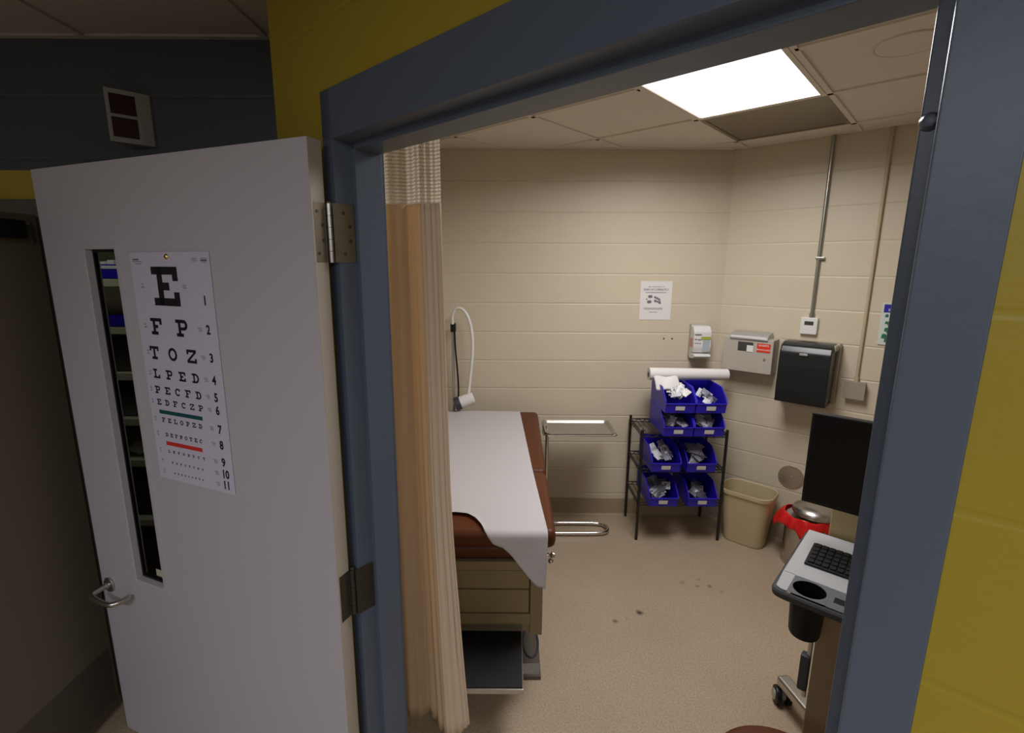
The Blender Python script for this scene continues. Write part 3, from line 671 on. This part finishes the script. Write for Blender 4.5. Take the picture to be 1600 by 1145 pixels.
b = MB(); b.tube([(.236, 3.13, .02), (.236, 3.145, .02), (.60, 3.145, .02), (.665, 3.16, .02), (.690, 3.215, .02), (.665, 3.272, .02), (.60, 3.290, .02), (.236, 3.290, .02), (.236, 3.15, .02)], .0125, 12, sub=2); obj('floor_base', b, 'chrome', ms)

# ================================================================ WIRE RACK + BINS
rk = thing('wire_rack', 'small black wire rack holding blue bins in the corner', 'rack', (1.14, 3.26, 0))
RX0, RX1, RY0, RY1 = .862, 1.420, 3.105, 3.435
for x in (RX0, RX1):
    for y in (RY0, RY1):
        b = MB(); b.cyl((x, y, 0.0), (x, y, .785), .0095, seg=12); b.sph((x, y, .785), .0105, seg=10); obj('post', b, 'blackwire', rk)
SH = (.768, .520, .282)
for z in SH:
    b = MB()
    for y in (RY0, RY1):
        b.cyl((RX0, y, z - .004), (RX1, y, z - .004), .004, seg=8); b.cyl((RX0, y, z - .026), (RX1, y, z - .026), .003, seg=8)
        b.tube([(RX0 + k * (RX1 - RX0) / 20, y, z - .006 - .018 * (k % 2)) for k in range(21)], .0022, 6)
    for x in (RX0, RX1):
        b.cyl((x, RY0, z - .004), (x, RY1, z - .004), .004, seg=8); b.cyl((x, RY0, z - .026), (x, RY1, z - .026), .003, seg=8)
        b.tube([(x, RY0 + k * (RY1 - RY0) / 12, z - .006 - .018 * (k % 2)) for k in range(13)], .0022, 6)
    for k in range(1, 18): x = RX0 + k * (RX1 - RX0) / 18; b.cyl((x, RY0, z - .003), (x, RY1, z - .003), .0018, seg=6)
    obj('shelf', b, 'blackwire', rk)
BW, BD, BH, BT = .188, .325, .150, .004
def make_bin(label, group, x, y, z):
    t = thing('storage_bin', label, 'bin', (x, y, z), group=group)
    X0, X1 = x - BW / 2, x + BW / 2
    b = MB()
    side = [(y, z), (y + BD, z), (y + BD, z + BH), (y + .085, z + BH), (y - .008, z + .085), (y - .012, z + .062)]
    b.prism(side, X0, X0 + BT, 'YZ'); b.prism(side, X1 - BT, X1, 'YZ')
    b.box(X0 + BT, X1 - BT, y, y + BD, z, z + BT); b.box(X0 + BT, X1 - BT, y + BD - BT, y + BD, z + BT, z + BH)
    b.prism([(y, z), (y + BT, z), (y - .012 + BT, z + .062), (y - .012, z + .062)], X0 + BT, X1 - BT, 'YZ')
    # rolled rims
    for xx in (X0, X1): b.tube([(xx, y - .012, z + .062), (xx, y - .008, z + .085), (xx, y + .085, z + BH), (xx, y + BD, z + BH)], .0045, 8)
    b.tube([(X0, y - .013, z + .062), (X1, y - .013, z + .062)], .0045, 8); b.tube([(X0, y + BD, z + BH), (X1, y + BD, z + BH)], .0045, 8)
    obj('tub', b, 'blueplastic', t)
    b = MB(); b.prism([(y - .0095, z + .020), (y - .0065, z + .020), (y - .0125, z + .046), (y - .0155, z + .046)], x - .031, x + .027, 'YZ'); obj('label_card', b, 'white', t)
    return t
def packets(x, y, z, n, group, label, m, w=.055, h=.09, fill=.05, tilt=.9, seed=0):
    rnd = random.Random(seed)
    for i in range(n):
        b = MB()
        ww = w * rnd.uniform(.8, 1.15); hh = h * rnd.uniform(.8, 1.15)
        # pillow shaped pouch with crimped ends
        def f(u_, v_): 
            k = math.sin(PI * u_) * math.sin(PI * min(1, max(0, (v_ - .08) / .84)))
            return ((u_ - .5) * ww, (v_ - .5) * hh, .007 * max(0, k) + .001 * math.sin(15 * u_ + i))
        g2 = lambda u_, v_: (lambda p: (p[0], p[1], -p[2] * .6))(f(u_, v_))
        b.grid(f, 8, 8); b.grid(g2, 8, 8)
        bmesh.ops.remove_doubles(b.bm, verts=b.bm.verts, dist=.0004)
        px = x + rnd.uniform(-1, 1) * max(.004, BW / 2 - .010 - .46 * math.hypot(ww, hh)); py = y + .035 + (i / n) * .13 + rnd.uniform(0, .02)
        pz = z + .030 + fill * rnd.uniform(.6, 1.15) + .030 * (i / n)
        rm = Matrix.Translation((px, py, pz)) @ Matrix.Rotation(rnd.uniform(-.7, .7), 4, 'Y') @ Matrix.Rotation(rnd.uniform(.25, tilt), 4, 'X') @ Matrix.Rotation(rnd.uniform(-1.3, 1.3), 4, 'Z')
        b.bm.transform(rm)
        mm = m[i % len(m)]
        tag(obj('supply_packet', b, mm, base=(px, py, pz), smooth=50), label, 'packet', group)
spots = [ # x, y, z, look, n, materials
    (1.066, 3.020, .932, 'upper left bin, topmost tier, heaped with white packets', 24, ('pack', 'white', 'pack'), .050, .085),
    (1.262, 3.020, .932, 'upper right bin, topmost tier, half empty with a few packets', 8, ('pack', 'pack2', 'pack3'), .042, .055),
    (1.066, 3.020, .7765, 'left bin of the second tier, resting on the rack top', 12, ('pack2', 'pack3', 'pack'), .055, .045),
    (1.262, 3.020, .7765, 'right bin of the second tier, resting on the rack top', 14, ('pack2', 'pack', 'pack2'), .05, .045),
    (1.010, 3.040, .5245, 'left bin of the third tier, on the middle rack shelf', 15, ('pack2', 'pack', 'pack2'), .05, .065),
    (1.240, 3.040, .5245, 'right bin of the third tier, on the middle rack shelf', 12, ('pack2', 'pack2'), .066, .075),
    (1.004, 3.030, .2865, 'left bin of the lowest tier, on the bottom rack shelf', 10, ('pack2', 'pack3', 'pack'), .066, .06),
    (1.262, 3.030, .2865, 'right bin of the lowest tier, on the bottom rack shelf', 7, ('pack3', 'pack2'), .055, .03)]
for i, (x, y, z, look, n, mm, w_, fill) in enumerate(spots):
    make_bin('blue hopper bin, ' + look, 'blue bins on the wire rack', x, y, z)
    packets(x, y, z, n, 'packets in the ' + look.split(',')[0] + (' ' + look.split(',')[1] if i < 2 else ''), 'small supply packet inside the blue ' + look.split(',')[0], mm, w_, w_ * 1.4, fill, seed=i + 3)
# paper roll lying on the top bins
pr_ = thing('paper_roll', 'white roll of exam paper lying across the top blue bins', 'paper roll', (1.18, 3.24, 1.09))
b = MB(); b.cyl((.915, 3.235, 1.140), (1.448, 3.250, 1.134), .042, .038, 40); obj('roll', b, 'rollpaper', pr_)
b = MB(); b.cyl((.9135, 3.235, 1.134), (.9155, 3.235, 1.134), .018, .018, 24); obj('core', b, 'carton', pr_)
def flap(i, j):
    x = .935 + .16 * i; t = j
    return (x + .01 * t, 3.235 - .046 - .05 * t - .012 * math.sin(3 * i) * t, 1.134 - .055 * t - .05 * t * (1 - .3 * i) * t * .5 + .004 * math.sin(9 * i + 4 * t))
b = MB(); b.grid(flap, 14, 10); o = obj('loose_end', b, 'rollpaper', pr_, smooth=180); sm = o.modifiers.new('s', 'SOLIDIFY'); sm.thickness = .001

# ================================================================ WASTEBASKET + STEP CAN
wb = thing('wastebasket', 'beige rectangular wastebasket beside the wire rack', 'wastebasket', (-.905, 3.375, 0), 'AB')
def WL(d, r): return rr(-1.075 + d, -.745 - d, 3.262 + d, 3.498 - d, r, 8)
b = MB(); loft(b, [(WL(.040, .06), .002), (WL(.036, .06), .012), (WL(.005, .075), .345), (WL(-.004, .08), .350), (WL(-.006, .082), .374), (WL(-.002, .08), .380), (WL(.004, .076), .376), (WL(.009, .072), .340), (WL(.042, .055), .016)], True, True)
obj('tub', b, 'waste', wb)
sc_ = thing('step_can', 'round stainless waste can lined with a red bag', 'waste can', (-.548, 3.36, 0), 'AB')
cc = (-.548, 3.36, 0)
b = MB(); b.lathe([(0, .0), (.125, .0), (.128, .01), (.125, .03), (.122, .035), (.122, .315), (.118, .32), (0, .32)], cc, 40); obj('body', b, 'steel', sc_)
def redf(i, j):
    a_ = 2 * PI * i; t = j
    r = .128 + .009 * math.sin(9 * a_ + 2 * math.sin(3 * a_)) * t + .050 * math.exp(-((a_ - PI * 1.06) ** 2) / .35) * t + .02 * t
    z = .335 - (.085 + .022 * math.sin(4 * a_ + 1) + .010 * math.sin(11 * a_)) * t * t
    z += .004 * math.sin(7 * a_) * (1 - t)
    return (cc[0] + r * math.cos(a_), cc[1] + r * math.sin(a_), z)
b = MB(); b.grid(redf, 160, 10); bmesh.ops.remove_doubles(b.bm, verts=b.bm.verts, dist=.0005); o = obj('red_bag_liner', b, 'red', sc_, smooth=180); sm = o.modifiers.new('s', 'SOLIDIFY'); sm.thickness = .0012; sm.offset = 1
b = MB(); b.lathe([(0, .395), (.05, .393), (.09, .384), (.116, .366), (.122, .350), (.122, .334), (.118, .334), (0, .334)], (cc[0] + .03, cc[1] + .01, .01), 40); obj('lid', b, 'steel', sc_)
b = MB(); b.box(cc[0] - .025, cc[0] + .025, cc[1] - .165, cc[1] - .115, .012, .022, .003, mtx=None); obj('pedal', b, 'chrome', sc_)

# ================================================================ THINGS ON THE BACK WALL
ps = thing('wall_poster', 'white printed notice taped to the block wall above the blue bins', 'poster', (.998, YB, 1.476))
b = MB(); b.box(.889, 1.108, YB - .0028, YB - .001, 1.478, 1.745); obj('sheet', b, 'white', ps)
b = MB(); py = YB - .0030
put_text(b, 'ARE YOU READY TO', .0125, facing(.998, py, 1.706, 'y-')); put_text(b, 'SOAP UP CORRECTLY', .0190, facing(.998, py, 1.687, 'y-'), .02, .92)
for k in range(2): b.box(.925, 1.068, py - .0003, py, 1.669 - .005 * k, 1.671 - .005 * k)
for k in range(3): b.box(.918, 1.050, py - .0003, py, 1.560 - .005 * k, 1.562 - .005 * k)
put_text(b, 'Clean hands', .012, facing(.985, py, 1.532, 'y-'))
obj('printing', b, 'inkgray', ps)
b = MB()
for (x, z, r) in ((.953, 1.640, .010), (.965, 1.642, .009), (.948, 1.603, .010), (.960, 1.606, .009), (.935, 1.622, .005), (.993, 1.635, .008), (1.008, 1.628, .008), (1.022, 1.620, .008), (.995, 1.610, .009), (1.010, 1.606, .007), (1.025, 1.600, .010)):
    b.lathe([(0, 0), (r, 0), (r * .7, .0006), (0, .0006)], (x, py, z), 14, axis=(.0, -1, 0)); b.box(x - r * .3, x + r * 1.2, py - .0005, py, z - r * 1.1, z - r * .5)
obj('pictograms', b, 'inkgray', ps)
sd = thing('sanitizer_dispenser', 'white hand sanitizer dispenser on the wall near the corner', 'dispenser', (1.30, YB, 1.21))
b = MB(); b.box(1.248, 1.372, YB - .030, YB, 1.215, 1.455, .008); obj('backplate', b, 'offwhite', sd)
b = MB(); b.prism([(YB - .028, 1.25), (YB - .095, 1.262), (YB - .105, 1.30), (YB - .100, 1.405), (YB - .075, 1.44), (YB - .028, 1.445)], 1.250, 1.370, 'YZ', .006); obj('cover', b, 'sani', sd)
b = MB(); b.prism([(YB - .026, 1.212), (YB - .100, 1.222), (YB - .125, 1.238), (YB - .118, 1.252), (YB - .028, 1.262)], 1.252, 1.366, 'YZ', .004); obj('push_bar', b, 'sani', sd)
b = MB(); b.box(1.312, 1.360, YB - .1055, YB - .098, 1.270, 1.352, .001); obj('gel_window', b, 'sanigray', sd)
b = MB(); b.box(1.300, 1.366, YB - .1055, YB - .098, 1.354, 1.374, .001); obj('lime_band', b, 'lime', sd)
b = MB(); b.box(1.2475, 1.2495, YB - .085, YB - .035, 1.30, 1.36, 0); obj('side_label', b, 'pink', sd)
b = MB()
for (x0, x1, z) in ((1.256, 1.270, 1.352), (1.276, 1.300, 1.350), (1.256, 1.266, 1.325), (1.272, 1.282, 1.325), (1.288, 1.298, 1.324), (1.256, 1.300, 1.385)): b.box(x0, x1, YB - .1052, YB - .1035 + .006, z, z + .006)
obj('printing', b, 'inkgray', sd)
for x, side in ((1.073, 'left'), (1.132, 'right')):
    b = MB(); b.lathe([(0, .002), (.0035, .002), (.006, .0), (.006, -.002), (0, -.002)], (x, YB - .001, 1.345), 12, axis=(0, -1, 0))
    tag(obj('screw_anchor', b, 'lcd', base=(x, YB, 1.345)), side + ' one of two tiny dark screw anchors under the notice', 'screw anchor', 'screw anchors in the back wall')

# ================================================================ THINGS ON THE FAR WALL  (u = -a)
sb = thing('sharps_cabinet', 'off-white locked sharps cabinet with an orange-red label', 'sharps container', (-1.02, BF, 1.15), 'AB')
b = MB(); b.box(-1.180, -.868, BF - .125, BF, 1.160, 1.385, .006); obj('cabinet', b, 'offwhite', sb)
b = MB(); b.prism([(BF - .130, 1.372), (BF - .136, 1.384), (BF - .112, 1.412), (BF - .020, 1.425), (BF - .014, 1.385)], -1.140, -.905, 'YZ', .003); obj('drop_tray', b, 'silver', sb)
b = MB(); b.box(-1.135, -.912, BF - .1325, BF - .128, 1.386, 1.400, .001); obj('tray_lip', b, 'white', sb)
b = MB(); b.box(-1.085, -.990, BF - .1275, BF - .124, 1.300, 1.360, .001); obj('sight_window', b, 'lcd', sb)
b = MB(); b.box(-1.028, -.988, BF - .1285, BF - .1265, 1.298, 1.340); obj('white_sticker', b, 'white', sb)
b = MB(); b.box(-.966, -.885, BF - .1275, BF - .1245, 1.302, 1.358); lb = obj('warning_label', b, 'redlabel', sb)
b = MB(); put_text(b, 'SHARPS', .018, facing(-.926, BF - .1277, 1.345, 'y-')); obj('printing', b, 'white', lb)
b = MB(); put_text(b, 'BIOHAZARD', .0145, facing(-.926, BF - .1277, 1.318, 'y-')); obj('printing', b, 'white', lb)
b = MB(); b.lathe([(0, .006), (.007, .005), (.009, 0), (0, 0)], (-.915, BF - .1245, 1.258), 18, axis=(0, -1, 0)); obj('lock', b, 'chrome', sb)
TB = BF - .0015
td = thing('towel_dispenser', 'smoked black paper towel dispenser on the right wall', 'towel dispenser', (-.68, TB, 1.03), 'AB')
b = MB(); b.box(-.828, -.518, TB - .060, TB, 1.020, 1.395, .01); b.box(-.822, -.524, TB - .15, TB - .05, 1.350, 1.390, .012); obj('backplate', b, 'dispback', td)
b = MB(); b.prism([(TB - .055, 1.045), (TB - .205, 1.030), (TB - .212, 1.045), (TB - .215, 1.10), (TB - .212, 1.25), (TB - .205, 1.335), (TB - .185, 1.375), (TB - .14, 1.392), (TB - .055, 1.395)], -.812, -.534, 'YZ', .010); obj('cover', b, 'smoke', td)
b = MB(); b.box(-.812, -.534, TB - .208, TB - .06, 1.022, 1.040, .004); obj('tear_bar', b, 'black', td)
b = MB(); b.box(-.700, -.655, TB - .216, TB - .205, 1.322, 1.336, .003); obj('badge', b, 'silver', td)
th_ = thing('thermostat', 'small white thermostat with dark display under the conduit', 'thermostat', (-.706, BF, 1.43), 'AB')
b = MB(); b.box(-.754, -.660, BF - .030, BF, 1.432, 1.538, .006); obj('case', b, 'white', th_)
b = MB(); b.box(-.732, -.682, BF - .0315, BF - .028, 1.490, 1.514, .001); obj('display', b, 'lcd', th_)
c1 = thing('conduit', 'shiny gray metal conduit running from ceiling to thermostat', 'conduit', (-.700, BF, 1.54), 'AB')
b = MB(); b.cyl((-.700, BF - .014, 1.535), (-.700, BF - .014, 2.60), .0105, seg=16); b.cyl((-.700, BF - .014, 1.535), (-.700, BF - .014, 1.565), .0145, seg=16); obj('pipe', b, 'conduit', c1)
b = MB(); b.box(-.716, -.668, BF - .026, BF, 1.890, 1.906, .003); obj('strap', b, 'conduit', c1)
c2 = thing('conduit', 'thin beige-painted conduit running down to the junction box', 'conduit', (-.424, BF, 1.17), 'AB')
b = MB(); b.cyl((-.424, BF - .012, 1.165), (-.424, BF - .012, 2.60), .009, seg=16); b.cyl((-.424, BF - .012, 1.165), (-.424, BF - .012, 1.20), .013, seg=16); obj('pipe', b, 'conduit2', c2)
jb = thing('junction_box', 'beige-gray electrical junction box below the painted conduit', 'junction box', (-.424, BF, 1.08), 'AB')
b = MB(); b.box(-.474, -.374, BF - .045, BF, 1.072, 1.172, .003); obj('case', b, 'jbox', jb)
b = MB(); b.box(-.478, -.370, BF - .049, BF - .044, 1.068, 1.176, .002); obj('cover_plate', b, 'jbox', jb)
sg = thing('wall_sign', 'white wall sign with blue header and green pictures', 'sign', (-.25, BF, 1.41), 'AB')
b = MB(); b.box(-.352, -.142, BF - .008, BF, 1.405, 1.645, .002); obj('panel', b, 'signwhite', sg)
b = MB(); b.box(-.343, -.151, BF - .0095, BF - .007, 1.592, 1.638); hd = obj('header', b, 'signblue', sg)
b = MB(); put_text(b, 'ARE YOUR', .019, facing(-.262, BF - .0097, 1.627, 'y-'), .01); obj('printing', b, 'white', hd)
b = MB(); put_text(b, 'HANDS CLEAN?', .021, facing(-.247, BF - .0097, 1.606, 'y-'), .01, 1.0); obj('printing', b, 'white', hd)
b = MB()
for (x, z, r) in ((-.325, 1.575, .008), (-.302, 1.568, .006), (-.322, 1.535, .007), (-.306, 1.533, .011), (-.318, 1.496, .010), (-.305, 1.490, .012), (-.325, 1.458, .012), (-.306, 1.456, .011), (-.310, 1.437, .012)):
    b.lathe([(0, 0), (r, 0), (r, .001), (0, .001)], (x, BF - .008, z), 10, axis=(0, -1, 0)); b.box(x - r, x + r * .8, BF - .0092, BF - .0079, z - r * 1.3, z - r * .2)
obj('pictures', b, 'signgreen', sg)
cp = thing('cleanout_cover', 'round metal cover plate low on the wall left of the monitor', 'wall plate', (-.710, BF, .39), 'AB')
b = MB(); b.lathe([(0, .004), (.066, .004), (.072, .006), (.078, .006), (.080, 0), (0, 0)], (-.706, BF, .468), 40, axis=(0, -1, 0)); obj('plate', b, 'steel', cp)
b = MB(); b.lathe([(0, .008), (.005, .007), (.006, .004), (0, .004)], (-.706, BF, .468), 14, axis=(0, -1, 0)); obj('screw', b, 'steel', cp)

# ================================================================ COMPUTER CART
ct = thing('computer_cart', 'wheeled computer cart with white worktop behind the right jamb', 'cart', (-.05, 1.85, 0), 'AB')
def CL(d, r=.03): return rr(-.335 + d, .26 - d, 1.576 + d, 2.065 - d, r, 6)
b = MB(); loft(b, [(CL(.020), .818), (CL(.012), .818), (CL(.002), .826), (CL(0), .842), (CL(.004), .848), (CL(.013), .848)], False, False); b.box(-.18, .25, 1.59, 2.05, .818, .822); b.box(-.325, -.18, 1.70, 2.05, .818, .822); obj('worktop_edge', b, 'darkgray', ct)
b = MB(); loft(b, [(rr(-.326, .25, 1.698, 2.056, .004), .846), (rr(-.326, .25, 1.698, 2.056, .004), .852)], True, True)
b.prism([(-.326, 1.70), (-.322, 1.600), (-.306, 1.590), (-.290, 1.590), (-.290, 1.70)], .846, .852, 'XY'); obj('worktop', b, 'ledge', ct)
# console with open cup hole: plate built around the hole
cx, cy, cr = -.238, 1.641, .052
b = MB(); n = 40
outer = []
for k in range(n):
    t = 2 * PI * k / n; dx, dy = math.cos(t), math.sin(t)
    def lim(d, lo, hi, c):
        if d > 1e-6: return (hi - c) / d
        if d < -1e-6: return (lo - c) / d
        return 9
    s = min(lim(dx, -.290, -.186, cx), lim(dy, 1.588, 1.698, cy)); outer.append((cx + dx * s, cy + dy * s))
inner = [(cx + cr * .88 * math.cos(2 * PI * k / n), cy + cr * .88 * math.sin(2 * PI * k / n)) for k in range(n)]
vo = [b.bm.verts.new((*p, .853)) for p in outer]; vi = [b.bm.verts.new((*p, .853)) for p in inner]; vd = [b.bm.verts.new((*p, .845)) for p in inner]
for k in range(n):
    b.bm.faces.new((vo[k], vo[(k + 1) % n], vi[(k + 1) % n], vi[k])); b.bm.faces.new((vi[k], vi[(k + 1) % n], vd[(k + 1) % n], vd[k]))
b.box(-.186, .24, 1.588, 1.698, .845, .853, .001)
obj('console', b, 'graypl', ct)
b = MB(); b.lathe([(.0455, .004), (.040, -.145), (0, -.145), (0, -.150), (.040, -.150), (.044, -.14), (.0495, -.03), (.0495, -.008), (.0455, .004)], (cx, cy, .848), 40); obj('cup_holder', b, 'black', ct)
b = MB(); b.box(-.172, -.130, 1.622, 1.652, .852, .8545, .001); obj('mouse_slot', b, 'black', ct)
b = MB(); b.box(-.225, .12, 1.80, 1.92, .13, .80, .006); obj('column_cover', b, 'tan', ct)
b = MB(); b.box(-.245, -.232, 1.815, 1.835, .33, .80, .003); rl = obj('side_rail', b, 'steel', ct)
b = MB(); b.box(-.262, -.232, 1.805, 1.84, .36, .50, .006); obj('rail_clamp', b, 'darkgray', ct)
b = MB()
for e in ((-.365, 2.135), (-.365, 1.60), (.33, 2.135), (.33, 1.60)):
    if e[1] < 1.9 and e[0] < 0: continue
    d = Vector((e[0] + .03, e[1] - 1.86, 0)); L = d.length; ang = math.atan2(d.y, d.x)
    mtx = Matrix.Translation((-.03, 1.86, .105)) @ Matrix.Rotation(ang, 4, 'Z')
    b.box(0, L, -.028, .028, -.022, .022, .012, 3, mtx)
obj('base_legs', b, 'steel', ct)
for e in ((-.365, 2.135), (.33, 2.135), (.33, 1.60)):
    b = MB(); q = Vector((*e, 0)) + Vector((.012, -.012, 0))
    for s in (-1, 1): b.lathe([(0, -.012), (.026, -.012), (.036, -.009), (.038, 0), (.036, .009), (.026, .012), (0, .012)], q + Vector((.012 * s * 1.4, .008 * s * 1.4, .038)), 28, axis=(.85, .5, 0))
    cs = obj('caster', b, 'black', ct)
    b = MB(); b.cyl(q + Vector((0, 0, .038)) - Vector((.04, .024, 0)) * .78, q + Vector((0, 0, .038)) + Vector((.04, .024, 0)) * .78, .022, seg=20); b.cyl(q + Vector((0, 0, .05)), q + Vector((0, 0, .09)), .012, seg=12); obj('hub', b, 'silver', cs)
b = MB(); b.box(-.266, .20, 2.075, 2.17, .80, .985, .006); obj('rear_bin', b, 'creambox', ct)
b = MB(); b.cyl((-.10, 2.04, .85), (-.10, 2.04, 1.16), .02, seg=20); b.box(-.16, -.04, 1.979, 2.05, 1.12, 1.22, .006); obj('monitor_post', b, 'darkgray', ct)
mn = thing('computer_monitor', 'black flat monitor standing on the cart behind the right jamb', 'monitor', (-.10, 1.96, 1.008), 'AB')
b = MB(); b.box(-.346, .146, 1.945, 1.978, 1.005, 1.338, .004); obj('housing', b, 'black', mn)
b = MB(); b.box(-.338, .138, 1.9435, 1.947, 1.020, 1.331); obj('screen', b, 'screen', mn)
kb = thing('keyboard', 'black keyboard on the white cart worktop', 'keyboard', (-.06, 1.86, .853), 'AB')
b = MB(); b.prism([(1.785, .853), (1.785, .861), (1.925, .872), (1.935, .853)], -.285, .16, 'YZ', .002); obj('case', b, 'black', kb)
b = MB()
for r_ in range(5):
    for c_ in range(20):
        u_ = -.277 + c_ * .0213; v_ = 1.792 + r_ * .0265
        z_ = .862 + (v_ - 1.785) / .14 * .011
        b.box(u_, u_ + .018, v_, v_ + .0225, z_ - .002, z_ + .005, .0015, 1)
M['keycap'] = mat('keycap', (.009, .009, .010), .6, spec=.25)
obj('keys', b, 'keycap', kb)

# ================================================================ STOOL
sl = thing('rolling_stool', 'round red-brown stool seat at the bottom edge of the doorway', 'stool', (.74, 1.075, 0))
q = (.74, 1.075, 0)
b = MB(); b.lathe([(0, .405), (.17, .405), (.188, .418), (.193, .445), (.188, .468), (.168, .480), (0, .483)], q, 48); obj('seat', b, 'brown', sl)
b = MB(); b.cyl((q[0], q[1], .10), (q[0], q[1], .41), .025, seg=20); obj('column', b, 'chrome', sl)
for k in range(5):
    a_ = 2 * PI * k / 5 + .5; p = Vector((q[0] + .20 * math.cos(a_), q[1] + .20 * math.sin(a_), .0))
    b = MB(); b.tube([(q[0], q[1], .11), (p.x, p.y, .075)], .014, 10); lg = obj('leg', b, 'chrome', sl)
    b = MB(); b.sph((p.x, p.y, .0265), .026, seg=14); b.cyl((p.x, p.y, .03), (p.x, p.y, .075), .007, seg=8); obj('caster', b, 'black', lg)

# ================================================================ CLOSET GOODS behind the vision window
def carton(name, x0, x1, y0, y1, z0, z1, m, label, cat, grp=None):
    b = MB(); b.box(x0, x1, y0, y1, z0, z1, .004); tag(obj(name, b, m, base=((x0 + x1) / 2, (y0 + y1) / 2, z0)), label, cat, grp)
for (x0, x1, z, h, wh, lab) in ((-2.16, -1.98, 1.7605, .075, True, 'blue bin with white packets seen through the door window, on the top shelf'), (-2.14, -1.96, 1.5105, .060, False, 'blue bin seen through the door window, one shelf below the white packets')):
    t = thing('storage_bin', lab, 'bin', ((x0 + x1) / 2, 2.70, z), group='blue bins in the closet')
    b = MB(); b.box(x0, x1, 2.605, 2.609, z, z + h); b.box(x0, x1, 2.875, 2.879, z, z + h); b.box(x0, x0 + .004, 2.609, 2.875, z, z + h); b.box(x1 - .004, x1, 2.609, 2.875, z, z + h); b.box(x0, x1, 2.605, 2.879, z, z + .004); obj('tub', b, 'blueplastic', t)
    if wh:
        b = MB(); b.box(x0 + .01, x0 + .12, 2.6035, 2.6050, z + .052, z + .068); obj('label_card', b, 'white', t)
        for k in range(4):
            b = MB(); b.box(x0 + .008 + .042 * k, x0 + .046 + .042 * k, 2.62, 2.80, z + .010, z + .088 + .008 * (k % 2), .004); tag(obj('supply_packet', b, 'white', base=(x0 + .03 + .042 * k, 2.7, z)), 'white packet in the blue bin seen through the door window', 'packet', 'white packets in the closet bin')
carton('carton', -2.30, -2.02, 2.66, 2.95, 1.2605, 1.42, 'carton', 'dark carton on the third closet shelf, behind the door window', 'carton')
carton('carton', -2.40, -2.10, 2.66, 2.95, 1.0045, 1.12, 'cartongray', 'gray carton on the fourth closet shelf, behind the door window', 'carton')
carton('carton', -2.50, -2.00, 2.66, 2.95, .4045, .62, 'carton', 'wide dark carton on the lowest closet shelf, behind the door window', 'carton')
b = MB(); b.sph((-2.12, 2.70, .803), .06, 1.2, .8, .62, 18)
for v in b.bm.verts: v.co += Vector((math.sin(v.co.z * 130) * .006, 0, math.sin(v.co.x * 110) * .006))
for v in b.bm.verts: v.co.z = max(v.co.z, .7655)
tag(obj('plastic_bag', b, 'sani', base=(-2.12, 2.70, .7655)), 'crumpled white plastic bag on the closet shelf behind the door window', 'bag')

# ================================================================ CAMERA, WORLD
cam = bpy.data.cameras.new('camera'); co = bpy.data.objects.new('camera', cam); C.objects.link(co)
cam.sensor_width = 36; cam.lens = 771.84 / 1600 * 36; cam.clip_start = .02
pitch, roll = R(11.3), R(.355)
F = Vector((0, math.cos(pitch), -math.sin(pitch))); X = Vector((1, 0, 0)); U = X.cross(F)
X2 = X * math.cos(roll) + U * math.sin(roll); U2 = -X * math.sin(roll) + U * math.cos(roll)
co.matrix_world = Matrix(((X2.x, U2.x, -F.x, 0), (X2.y, U2.y, -F.y, 0), (X2.z, U2.z, -F.z, CAM_H), (0, 0, 0, 1)))
sc.camera = co
w = bpy.data.worlds.new('world'); sc.world = w; w.use_nodes = True
w.node_tree.nodes['Background'].inputs[0].default_value = (.5, .5, .55, 1); w.node_tree.nodes['Background'].inputs[1].default_value = .02
vs = sc.view_settings; vs.view_transform = 'Standard'; vs.look = 'None'; vs.gamma = 1; vs.use_curve_mapping = False; vs.exposure = -1.0
sc.cycles.use_denoising = True; sc.cycles.max_bounces = 10; sc.cycles.diffuse_bounces = 5; sc.cycles.transparent_max_bounces = 12; sc.cycles.sample_clamp_indirect = 6
